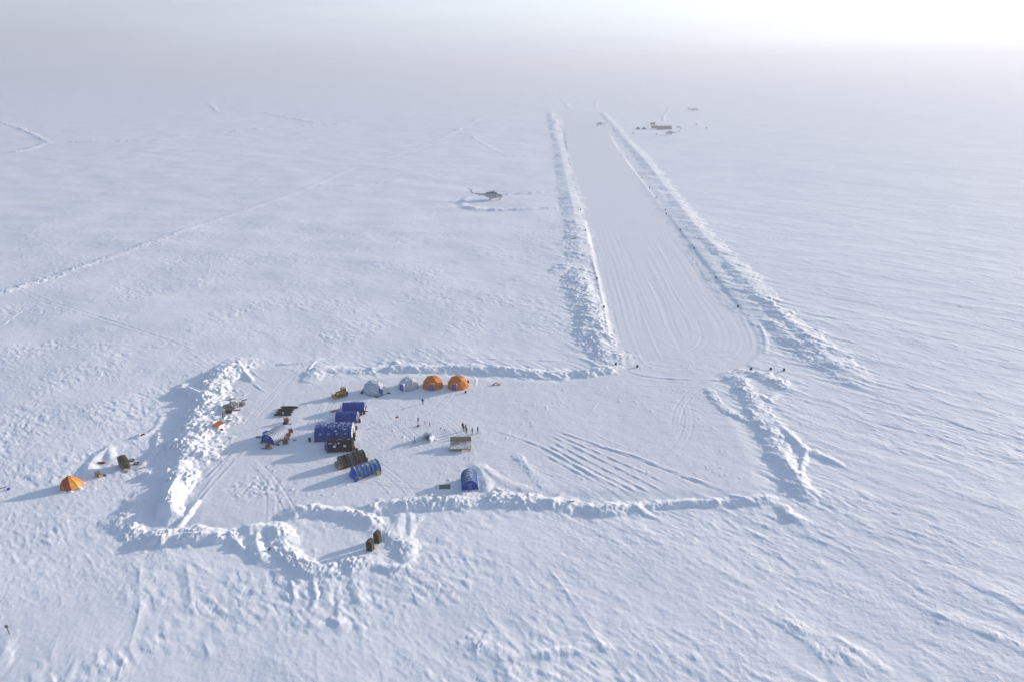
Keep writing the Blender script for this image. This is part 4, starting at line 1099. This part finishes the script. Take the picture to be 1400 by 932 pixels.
ig = thing('snow_shelter', 'low wall of cut snow blocks left of the wooden platform', 'snow shelter', 583.5, 601.0, R(-20))
rr = random.Random(5); wl = MB()
for k in range(4):
    for i in range(13):
        a = R(-25) + i * R(18.5) + (k % 2) * R(9); rad = 1.55 - .12 * k
        if k == 3 and i in (1, 2, 6, 10): continue
        wl.box((math.cos(a) * rad, math.sin(a) * rad, .2 + k * .37), (.42, .52, .39), rz=a, ry=-.06 * k, bev=.05)
wl.build('block_wall', M['frost'], ig)
for (x, y, r_) in ((1.9, .8, .5), (-1.8, .7, .55), (.2, 2.0, .6)):
    hb = bmesh.new(); bmesh.ops.create_icosphere(hb, subdivisions=2, radius=r_)
    for v in hb.verts: v.co = Vector((v.co.x * 1.6 + x, v.co.y + y, max(v.co.z * .6, -.1)))
    mm = MB(); mm.bm.free(); mm.bm = hb; mm.build('drift', M['frost'], ig, True)
crate(585.6, 600.0, -.3, (.9, .7, .75), 'dark brown box set against the snow shelter', 'wood_red', None, 'storage_box', 'box')

# ------------------------------------------------------------------ wooden platform
pf = thing('wooden_platform', 'grey wooden platform with a plank back wall just below the group of people', 'platform', 629.8, 611.0, R(1.5))
d = MB(); L = 5.15; D_ = 3.9
for i in range(15): d.box((0, -D_ / 2 + D_ * (i + .5) / 15, .72), (L, D_ / 15 - .025, .07))
d.build('deck', M['wood_grey'], pf)
MB().box((0, -D_ / 2 - .03, .62), (L, .07, .24)).build('edge_board', M['wood'], pf)
j = MB()
for x in (-2.4, -1.2, 0, 1.2, 2.4): j.box((x, 0, .58), (.12, D_ - .1, .2))
j.build('joist', M['wood_dark'], pf)
for x in (-2.4, 0, 2.4):
    for y in (-1.8, 1.8): MB().box((x, y, .26), (.16, .16, .56)).build('leg', M['wood_dark'], pf)
bw = MB()
for i in range(6): bw.box((0, D_ / 2, .86 + i * .21), (L + .05, .06, .19))
bw.build('back_wall', M['wood'], pf)
for x in (-2.5, 2.0): MB().box((x, D_ / 2 - .08, 1.25), (.1, .1, 1.3)).build('wall_post', M['wood_dark'], pf)

# ------------------------------------------------------------------ people
PG = 'people standing in a group above the wooden platform'
person(632.7, 585.2, R(-60), 1.8, 'person in rust red parka standing furthest back and furthest left of the group', 'coat_red', PG, arms='bent')
person(634.3, 588.6, R(20), 1.8, 'person in rust red parka standing just in front of the leftmost person', 'coat_red', PG, arms='bent')
person(637.2, 588.0, R(200), 1.8, 'person in brown parka standing third from the left, head above the one in front', 'coat_brown', PG)
person(637.8, 591.6, R(80), 1.75, 'person in brown parka standing nearest the wooden platform', 'coat_brown', PG, arms='bent')
person(645.9, 592.6, R(170), 1.75, 'shorter person in dark parka second from the right of the group', 'coat_dark', PG)
person(653.4, 591.8, R(190), 1.95, 'tall person in dark parka furthest right of the group', 'coat_dark', PG)
person(578.2, 551.8, R(-90), 1.8, 'person in brown parka walking alone below the orange domes', 'coat_brown', None, stride=.18, arms='out')
person(567.2, 605.0, R(180), 1.75, 'person in pale parka and black trousers striding left of the snow shelter', 'coat_white', None, stride=.34, hood='coat_dark')

# ------------------------------------------------------------------ south side
gs = thing('green_panel', 'grey green panel with a white left part lying flat left of the lone blue tent', 'panel', 606, 665.2, R(2))
MB().box((.35, 0, .06), (2.5, 1.7, .08), bev=.01).build('sheet', M['green'], gs)
MB().box((-1.25, 0, .062), (.65, 1.5, .07), bev=.01).build('sheet', M['frost'], gs)['label'] = 'white left part of the panel'
MB().box((0, .86, .07), (3.2, .08, .1)).box((-1.62, 0, .07), (.07, 1.7, .1)).build('frame', M['green'], gs)
def hut(px, py, rz, label):
    t = thing('outhouse', label, 'outhouse', px, py, rz, 'dark wooden outhouses in the snow pit', sink=.1)
    a = 1.15; hgt = 2.05
    wl = MB()
    for i in range(7):
        x = -a / 2 + a * (i + .5) / 7
        wl.box((x, -a / 2, hgt / 2), (a / 7 - .012, .05, hgt)); wl.box((x, a / 2, hgt / 2), (a / 7 - .012, .05, hgt))
        wl.box((-a / 2, x, hgt / 2), (.05, a / 7 - .012, hgt))
    wl.box((0, 0, hgt / 2), (a - .1, a - .1, hgt)); wl.build('wall', M['wood_dark'], t)
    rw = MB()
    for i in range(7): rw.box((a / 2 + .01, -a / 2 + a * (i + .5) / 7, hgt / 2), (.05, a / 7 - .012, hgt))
    rw.build('side_wall', M['wood_olive'], t)['label'] = 'side wall coloured olive brown to look sunlit'  # sunlit side painted in a lighter wood than the other walls
    dr = MB().box((0, -a / 2 - .045, 1.0), (.7, .05, 1.8), bev=.01).build('door', M['wood_dark'], t)
    MB().box((.27, -a / 2 - .09, 1.05), (.04, .05, .14)).build('handle', M['steel'], dr)
    rf = MB(); e = a / 2 + .1
    for s_ in (-1, 1):
        rf.slab([(s_ * e, -e, hgt - .02), (s_ * e, e, hgt - .02), (0, e, hgt + .5), (0, -e, hgt + .5)][::s_], .06)
    rf.face([(-a / 2, -a / 2, hgt), (a / 2, -a / 2, hgt), (0, -a / 2, hgt + .44)]); rf.face([(-a / 2, a / 2, hgt), (a / 2, a / 2, hgt), (0, a / 2, hgt + .44)])
    rf.build('roof', M['wood_dark'], t)
    MB().box((0, 0, .05), (a + .2, a + .2, .14)).build('floor_frame', M['wood_dark'], t)
hut(506.6, 750.6, R(-14), 'dark wooden outhouse nearer to the camera of the two in the pit')
hut(516.2, 739.3, R(-14), 'dark wooden outhouse further back of the two in the pit')
plank(513, 741.5, .2, (.8, .25, .1), 'dark board on the snow between the two outhouses', 'wood_dark')
plank(368.4, 750.8, .9, (.75, .2, .16), 'short dark board sticking out of the snow bank left of the pit', 'black', tilt=-.5, lift=.15)
plank(781.6, 685.6, -.4, (1.1, .25, .15), 'dark board buried in the top of the south snow bank', 'wood_dark', tilt=-.2, lift=.1)

# ------------------------------------------------------------------ west bank dump
heap(316, 556.5, .6, (4.0, 2.4, 1.5), 'large grey tarpaulin heap against the west snow bank', 'grey', 'tarpaulin heap', 'tarpaulin_heap', None, 31, .5, 4)
heap(327.5, 553.5, .3, (3.0, 2.0, 1.0), 'slate grey crumpled tarpaulin right of the larger heap by the west bank', 'grey', 'tarpaulin heap', 'tarpaulin_heap', None, 33, .5, 4)
heap(322, 553.0, .3, (1.5, 1.4, 1.5), 'white sack between the two grey tarpaulin heaps', 'white', 'sack', 'cargo_sack', None, 34)
crate(313, 563.5, .2, (1.7, 1.2, .9), 'dark brown crate with a light rim in front of the tarpaulin heap', 'wood_dark', None, lid='wood_red')
plank(323.5, 560.5, .25, (2.0, .3, .2), 'dark beam on the snow right of the dark brown crate by the west bank', 'steel', 'beam', 'steel_beam')
plank(316.5, 546.5, .1, (2.6, .9, .3), 'brown grey board lying behind the tarpaulin heap', 'wood_grey', lift=.2)
plank(334, 547.5, .4, (1.4, .3, .2), 'grey beam at the far right end of the tarpaulin dump', 'steel', 'beam', 'steel_beam', lift=.2)
for px, py, l_, lb in [(305.2, 571.5, 1.9, 'olive yellow post leaning left of the pair below the dark brown crate'), (308.2, 571.0, 1.9, 'yellow post leaning right of the pair below the dark brown crate')]:
    o = MB().box((0, 0, l_ / 2), (.28, .2, l_), rx=.1, ry=.12, bev=.02).build('leaning_post', M['wood_olive' if px < 306 else 'wood']); seat(o, px, py); tag(o, lb, 'post')
br = MB().tube([(1.6, .3, .15), (.2, .1, .2), (-.6, -.2, .2), (-.5, -.5, .15), (1.2, -.2, .12)], .09, 8).build('bent_pipe', M['aluminium'], None, True); seat(br, 312.5, 575); tag(br, 'bent metal pipe lying right of the orange pallet', 'pipe')
pl = thing('pallet_stack', 'orange red slatted pallet leaning on the west snow bank', 'pallet', 299.5, 583.5, R(66))
for i in range(7): MB().box((-1.15 + i * .38, 0, .62), (.32, 1.5, .06), rx=.35).build('slat', M['orange_paint'], pl)
for y in (-.6, 0, .6): MB().box((0, y, .5 + y * .35), (2.7, .14, .14)).build('bearer', M['orange_paint'], pl)
for x in (-1.2, 1.2): MB().box((x, .6, .38), (.14, .14, .75)).build('leg', M['orange_paint'], pl)
heap(303.5, 587.5, 0, (.8, .6, .5), 'small black bag on the snow just below the orange pallet', 'black', 'bag', 'kit_bag', None, 35)

# ------------------------------------------------------------------ outlying camp on the left
yt = thing('orange_bell_tent', 'round orange bell tent with shade coloured into its left side and a pole tip, far left outside the snow banks', 'tent', 98.3, 664.5)
n = 10; prof = [(2.28, 0), (2.22, .55), (1.95, 1.25), (1.35, 1.95), (.6, 2.45), (.1, 2.7)]
cv = MB(); rings = []
for r_, z in prof: rings.append([cv.bm.verts.new((r_ * math.cos(2 * math.pi * i / n + .2) - .12 * z, r_ * math.sin(2 * math.pi * i / n + .2), z)) for i in range(n)])
for a in range(len(prof) - 1):
    for i in range(n):
        ff = cv.bm.faces.new((rings[a][i], rings[a][(i + 1) % n], rings[a + 1][(i + 1) % n], rings[a + 1][i])); ff.material_index = 0 if i in (4, 5, 6, 7) else (1 if i in (8, 0, 2) else 2)  # left panels darker: the shaded side is put into the fabric colour
cv.bm.faces.new(rings[-1]); cv.build('cover', [M['orange_shaded'], M['amber'], M['orange']], yt)
rb = MB()
for i in range(n): rb.tube([rings_ for rings_ in [(r_ * 1.01 * math.cos(2 * math.pi * i / n + .2) - .12 * z, r_ * 1.01 * math.sin(2 * math.pi * i / n + .2), z) for r_, z in prof]], .04, 6)
rb.build('seam', M['orange_shaded'], yt)
MB().cyl((-.3, 0, 2.6), (-.34, 0, 3.15), .05, seg=8).build('pole_tip', M['black'], yt)
MB().box((-.75, -2.08, .75), (.7, .12, 1.1), rz=-.35, rx=-.14, bev=.03).build('door', M['amber'], yt)
for i, (x, y, r_) in enumerate(((2.2, -.9, .5), (-.6, -2.4, .55), (.9, -2.3, .45), (-2.1, -1.1, .5))):
    hb = bmesh.new(); bmesh.ops.create_icosphere(hb, subdivisions=2, radius=r_)
    for v in hb.verts: v.co = Vector((v.co.x * 1.5 + x, v.co.y + y, max(v.co.z * .7, -.1)))
    mm = MB(); mm.bm.free(); mm.bm = hb; mm.build('snow_weight', M['frost'], yt, True)
crate(133.8, 650.3, .5, (1.0, .9, 1.1), 'pale wooden crate standing between the bell tent and the olive hut', 'wood', None)
crate(137.3, 650.8, 1.0, (.9, .8, .6), 'small pale crate right beside the taller one near the bell tent', 'wood', None)
plank(142.2, 649.3, -.5, (1.3, .35, .3), 'dark beam right of the two pale crates near the bell tent', 'steel', 'beam', 'steel_beam')
plank(139.3, 632.8, 0, (1.7, .6, .4), 'pinkish brown box beam lying in the drift left of the olive hut', 'wood_red', 'plank')
hu = thing('sled_hut', 'small olive hut on skids with beige sides left of the west snow bank', 'hut', 170.5, 637.5, R(-50))
L, W_, H_ = 3.3, 1.9, 1.55
MB().box((0, 0, .35 + H_ / 2), (L, W_, H_), bev=.04).build('wall', M['khaki'], hu)
rf = MB(); ol = arch_outline(W_ + .12, .55, 10, 2.2)
a = [rf.bm.verts.new((-L / 2 - .08, y, .35 + H_ + z)) for y, z in ol]; b = [rf.bm.verts.new((L / 2 + .08, y, .35 + H_ + z)) for y, z in ol]
for k in range(len(ol) - 1): rf.bm.faces.new((a[k], b[k], b[k + 1], a[k + 1]))
rf.bm.faces.new(a); rf.bm.faces.new(b); rf.build('roof', M['wood_olive'], hu, False)
for k in (-1, 1): MB().tube([(-L / 2 - .3, k * .8, .1), (L / 2 + .2, k * .8, .1), (L / 2 + .55, k * .8, .35)], .09, 8).build('skid', M['wood'], hu, True)
hd = MB().box((L / 2 + .03, 0, 1.05), (.06, .8, 1.3), bev=.01).build('door', M['wood_dark'], hu)
MB().box((L / 2 + .08, .28, 1.0), (.04, .05, .15)).build('handle', M['steel'], hd)
MB().box((-.3, -W_ / 2 - .03, 1.2), (.6, .05, .45), bev=.01).build('window', M['glass'], hu)
for px, py, lb in [(180.2, 629.3, 'dark tyre lying nearer the roof of the olive hut'), (186.6, 633.5, 'dark tyre lying further right of the olive hut')]:
    t = thing('old_tyre', lb, 'tyre', px, py, 0, 'tyres lying right of the olive hut')
    tb = MB(); tb.tube([(.5 * math.cos(a * math.pi / 8), .5 * math.sin(a * math.pi / 8), .16) for a in range(17)], .17, 8); tb.build('tread', M['black'], t, True)
    MB().cyl((0, 0, .1), (0, 0, .2), .33, seg=12).build('rim', M['frost'], t)
plank(194.3, 639.5, .55, (1.7, .25, .15), 'orange brown plank lying between the tyres and the west snow bank', 'orange_paint')
plank(173, 644.5, -.3, (1.0, .5, .3), 'short pale block of wood in front of the olive hut', 'wood')
plank(195.6, 595, .3, (.9, .4, .3), 'small brown block on the crest of the drift above the tyres', 'wood_dark', lift=.2)
ps = MB().tube([(-1.6, -.2, .3), (0, 0, .35), (.9, .3, .55)], .1, 8).build('dark_pole', M['steel'], None, True); seat(ps, 3, 668.2); tag(ps, 'dark pole half buried at the left edge of the picture', 'pole')
heap(12, 668.5, 0, (.7, .6, .5), 'small blue bundle beside the dark pole at the left edge', 'blue_plain', 'bundle', 'cargo_bundle', None, 41)
mk = thing('marker_post', 'round headed marker post alone near the lower left corner', 'post', 12.9, 866.0)
MB().cyl((0, 0, 0), (-.08, 0, 1.45), .07, .06, 8).build('post', M['wood_olive'], mk)
MB().cyl((-.1, -.03, 1.62), (-.1, .05, 1.62), .34, seg=16).build('disc', M['grey'], mk)

# ------------------------------------------------------------------ runway markers
src = None
LM = [(779.4, 225.5), (793.8, 287.7), (800.6, 315.6), (816.2, 381.5), (825.8, 420.6), (841.8, 498.5)]
RM = [(847.8, 213.8), (857.3, 215.6), (877.7, 243.8), (888, 257.6), (897, 271), (910, 287.9), (930, 314.9), (949, 340.2), (978.7, 380.4), (1009, 420), (1026.8, 505), (1053.7, 505.2), (1071.8, 506.2)]
def ordinal(i): return ['first', 'second', 'third', 'fourth', 'fifth', 'sixth', 'seventh', 'eighth', 'ninth', 'tenth'][i]
spots = [(p_, f'black drum marking the runway, {ordinal(i)} from the far end along its left edge') for i, p_ in enumerate(LM)]
spots += [(p_, f'black drum marking the runway, {ordinal(i)} from the far end along its right edge') for i, p_ in enumerate(RM[:10])]
spots += [(RM[10], 'black drum at the near right runway corner, leftmost of three in line'), (RM[11], 'black drum in the middle of the three by the near right runway corner'),
          (RM[12], 'black drum rightmost of the three by the near right runway corner'), ((871.3, 501.5), 'black drum inside the near left corner of the runway')]
for (px, py), lb in spots:
    if src is None:
        src = thing('runway_marker', lb, 'marker', px, py, 0, 'black drums marking the runway')
        MB().cyl((0, 0, 0), (0, 0, .75), .36, .33, 14).build('drum_body', M['black'], src)
        MB().cyl((0, 0, .33), (0, 0, .40), .375, seg=14).build('rim', M['steel'], src)
        MB().cyl((0, 0, .75), (0, 0, .9), .1, .07, 8).build('lamp', M['wood_red'], src); t = src
    else: t = copy_tree(src); seat(t, px, py)
    t['label'] = lb
person(910.6, 294.6, R(90), 1.8, 'person in dark clothes standing at the right edge of the runway', 'coat_dark')
plank(783.4, 327.6, .2, (3.2, .4, .3), 'dark beam lying on the left snow bank of the runway', 'wood_dark', 'beam', 'timber_beam', lift=.3)

# ------------------------------------------------------------------ aircraft
def helicopter(px, py, rz, label, body='heli', scale=1.0, blades=5, spin=.3, group=None):
    t = thing('helicopter', label, 'helicopter', px, py, rz, group, sink=.05); t.scale = (scale,) * 3
    # nose points along local +x
    b = MB(); b.tube([(6.2, 0, 1.75), (5.8, 0, 1.85), (4.9, 0, 2.1), (3.5, 0, 2.2), (0, 0, 2.2), (-3.2, 0, 2.3), (-4.6, 0, 2.6)],
                     [(.3, .35), (.75, .8), (1.12, 1.15), (1.25, 1.25), (1.25, 1.25), (1.15, 1.1), (.65, .62)], 18); b.build('fuselage', M[body], t, True)
    MB().tube([(-4.3, 0, 2.65), (-8, 0, 2.95), (-11.6, 0, 3.2)], [.66, .46, .26], 12).build('tail_boom', M[body], t, True)
    fn = MB(); fn.slab([(-10.9, .09, 3.2), (-12.1, .09, 3.2), (-13.2, .09, 5.2), (-12.5, .09, 5.2)], .01)
    fn.bm.clear()
    a = [fn.bm.verts.new(v) for v in [(-10.9, .1, 3.2), (-12.1, .1, 3.1), (-13.3, .08, 5.1), (-12.5, .08, 5.15)]]; c = [fn.bm.verts.new(v) for v in [(-10.9, -.1, 3.2), (-12.1, -.1, 3.1), (-13.3, -.08, 5.1), (-12.5, -.08, 5.15)]]
    fn.bm.faces.new(a); fn.bm.faces.new(list(reversed(c)))
    for i in range(4): fn.bm.faces.new((a[i], c[i], c[(i + 1) % 4], a[(i + 1) % 4]))
    fn.build('tail_fin', M[body], t)
    MB().box((-10.6, 0, 3.25), (.9, 2.7, .08)).build('stabiliser', M[body], t)
    MB().tube([(3.1, 0, 3.35), (2.4, 0, 3.75), (.5, 0, 3.95), (-2.6, 0, 3.75), (-3.8, 0, 3.1)], [(.5, .3), (.8, .5), (.85, .55), (.7, .5), (.3, .3)], 12).build('engine_cowling', M['heli_dark'], t, True)
    for s_ in (-1, 1):
        MB().cyl((-1.4, s_ * 1.45, 1.35), (2.4, s_ * 1.45, 1.35), .42, seg=12).build('fuel_tank', M[body], t, True)
        wn = MB().cyl((-.9, s_ * 1.7, .42), (-.9, s_ * 1.9, .42), .42, seg=14).build('wheel', M['black'], t)
        MB().tube([(-.9, s_ * 1.8, .42), (-.9, s_ * 1.2, 1.3)], .09, 6).build('strut', M['aluminium'], t)
        for x in (-2.4, -1.2, 0, 1.2, 2.4): MB().cyl((x, s_ * 1.2, 2.5), (x, s_ * 1.27, 2.5), .24, seg=10).build('window', M['glass'], t)
        MB().box((5.35, s_ * .55, 2.45), (.8, .5, .7), ry=.5, rz=s_ * .45, bev=.06).build('windscreen', M['glass'], t)
        MB().cyl((4.6, s_ * .22, .3), (4.6, s_ * .34, .3), .3, seg=12).build('wheel', M['black'], t)
    MB().tube([(4.6, 0, .3), (4.6, 0, 1.4)], .09, 6).build('strut', M['aluminium'], t)
    dro = MB().box((3.6, 1.24, 2.05), (.9, .06, 1.5), bev=.02).build('door', M[body], t); MB().box((3.25, 1.29, 2.0), (.12, .04, .06)).build('handle', M['steel'], dro)
    hb = MB().cyl((.3, 0, 4.2), (.3, 0, 4.9), .28, seg=12).build('rotor_hub', M['heli_dark'], t)
    for k in range(blades):
        a = spin + 2 * math.pi * k / blades; c, s = math.cos(a), math.sin(a); bl = MB()
        pts = []; N = 8
        top = []; 
        for i in range(N + 1):
            r_ = .5 + 10.1 * i / N; z = 4.75 - 1.35 * (i / N) ** 2.2; w_ = .27
            top.append([bl.bm.verts.new((.3 + c * r_ - s * y, s * r_ + c * y, z + q)) for y, q in ((-w_, 0), (w_, 0), (w_, -.07), (-w_, -.07))])
        for i in range(N):
            for q in range(4): bl.bm.faces.new((top[i][q], top[i + 1][q], top[i + 1][(q + 1) % 4], top[i][(q + 1) % 4]))
        bl.bm.faces.new(top[0]); bl.bm.faces.new(top[-1]); bl.build('blade', M['heli_dark'], hb)
    th = MB().cyl((-12.9, .1, 4.9), (-12.9, .4, 4.9), .16, seg=10).build('tail_rotor', M['heli_dark'], t)
    for k in range(3):
        a = .4 + k * 2 * math.pi / 3; MB().box((-12.9 + math.cos(a) * 1.0, .38, 4.9 + math.sin(a) * 1.0), (1.8, .05, .22), ry=-a).build('blade', M['heli_dark'], th)
    return t
helicopter(673, 273.0, R(-14), 'large pale helicopter with drooping blades parked on the stand left of the runway', spin=.35, scale=1.2)
helicopter(820, 171.5, R(160), 'small looking helicopter standing on the far end of the runway', 'heli', .8, spin=.1)
helicopter(916, 184.5, R(190), 'helicopter in front of the far brown hangar with its tail to the right', 'heli', .95, spin=.5)

def aeroplane(px, py, rz, label, s=1.0):
    t = thing('aeroplane', label, 'aeroplane', px, py, rz, sink=.05); t.scale = (s, s, s)
    MB().tube([(10.5, 0, 2.6), (10, 0, 2.7), (8.6, 0, 2.9), (6, 0, 3.0), (-3, 0, 3.0), (-8, 0, 3.6), (-12, 0, 4.2)], [.2, .75, 1.35, 1.5, 1.5, 1.0, .3], 16).build('fuselage', M['heli'], t, True)
    for s_ in (-1, 1):
        MB().slab([(2.2, s_ * .2, 4.6), (-1.2, s_ * .2, 4.6), (-.6, s_ * 13.5, 4.7), (.8, s_ * 13.5, 4.7)][::s_], .22).build('wing', M['heli'], t)
        MB().tube([(4.0, s_ * 3.4, 4.6), (3.4, s_ * 3.4, 4.6), (-.5, s_ * 3.4, 4.7)], [.35, .65, .35], 12).build('engine', M['heli_dark'], t, True)
        MB().slab([(-10.4, s_ * .1, 7.6), (-12.2, s_ * .1, 7.6), (-12.4, s_ * 4.2, 7.65), (-11.4, s_ * 4.2, 7.65)][::s_], .12).build('tailplane', M['heli'], t)
        MB().cyl((-.6, s_ * 1.9, .5), (-.6, s_ * 2.2, .5), .5, seg=14).cyl((-.6, s_ * 2.05, .5), (-.6, s_ * 1.3, 2.2), .14, seg=8).build('wheel', M['black'], t)
    MB().cyl((8.2, -.15, .4), (8.2, .15, .4), .4, seg=14).cyl((8.2, 0, .4), (8.2, 0, 2), .12, seg=8).build('wheel', M['black'], t)
    f = MB(); a = [f.bm.verts.new(v) for v in [(-8.6, .12, 4.2), (-12.2, .12, 4.4), (-12.8, .1, 7.7), (-10.6, .1, 7.7)]]; c = [f.bm.verts.new((v.co.x, -v.co.y, v.co.z)) for v in a]
    f.bm.faces.new(a); f.bm.faces.new(list(reversed(c)))
    for i in range(4): f.bm.faces.new((a[i], c[i], c[(i + 1) % 4], a[(i + 1) % 4]))
    f.build('tail_fin', M['heli'], t)
    MB().box((9.2, 0, 3.6), (1.0, 1.5, .5), ry=.4, bev=.08).build('windscreen', M['glass'], t)
aeroplane(948, 152.5, R(15), 'grey aeroplane with high wings parked beyond the far brown hangar', .95)

FG = 'tents of the far camp beyond the runway'
arch_tent(908, 177.0, R(3), 19, 7, 4.6, 'longest brown hangar tent of the far camp right of the runway', 'pale_brown', 'pale_brown', FG, ribs=9, door=False, name='hangar_tent', seed=22)
arch_tent(894.5, 175.5, R(3), 7, 5, 3.6, 'short brown tent touching the left end of the long far hangar', 'pale_brown', 'pale_brown', FG, ribs=5, door=False, name='hangar_tent', seed=23)
arch_tent(892.5, 170.5, R(3), 6, 4, 2.6, 'low dark tent behind the left end of the far hangar', 'dark', 'dark', FG, ribs=5, door=False, seed=24)
dome_tent(872.3, 177.0, 0, 3.0, .95, 'small grey dome tent left one of the pair left of the far hangar', 'grey', FG, door_ang=R(-100))
dome_tent(880.4, 177.0, 0, 3.0, .95, 'small grey dome tent right one of the pair left of the far hangar', 'grey', FG, door_ang=R(-80))
heap(866, 182.8, 0, (4, 2, 1.0), 'low dark heap of cargo in front of the far grey dome tents', 'grey', 'cargo heap', 'cargo_heap', None, 51)
heap(928, 174.5, 0, (6, 3, 1.6), 'pale cargo heap right of the far hangar', 'grey', 'cargo heap', 'cargo_heap', None, 52)
heap(952, 170.8, 0, (2.0, 1.6, 1.6), 'small dark cargo heap right of the far camp, nearer to the hangar', 'grey', 'cargo heap', 'cargo_heap', None, 53)
heap(965.7, 175.7, 0, (2.0, 1.6, 1.6), 'small dark cargo heap furthest right of the far camp', 'grey', 'cargo heap', 'cargo_heap', None, 54)
for px, py, lb in [(931, 176.5, 'black drum right of the far hangar, left one of the two'), (897, 184.5, 'black drum in front of the far hangar')]:
    barrel(px, py, lb, group='drums at the far camp', r=.6, h=1.4)
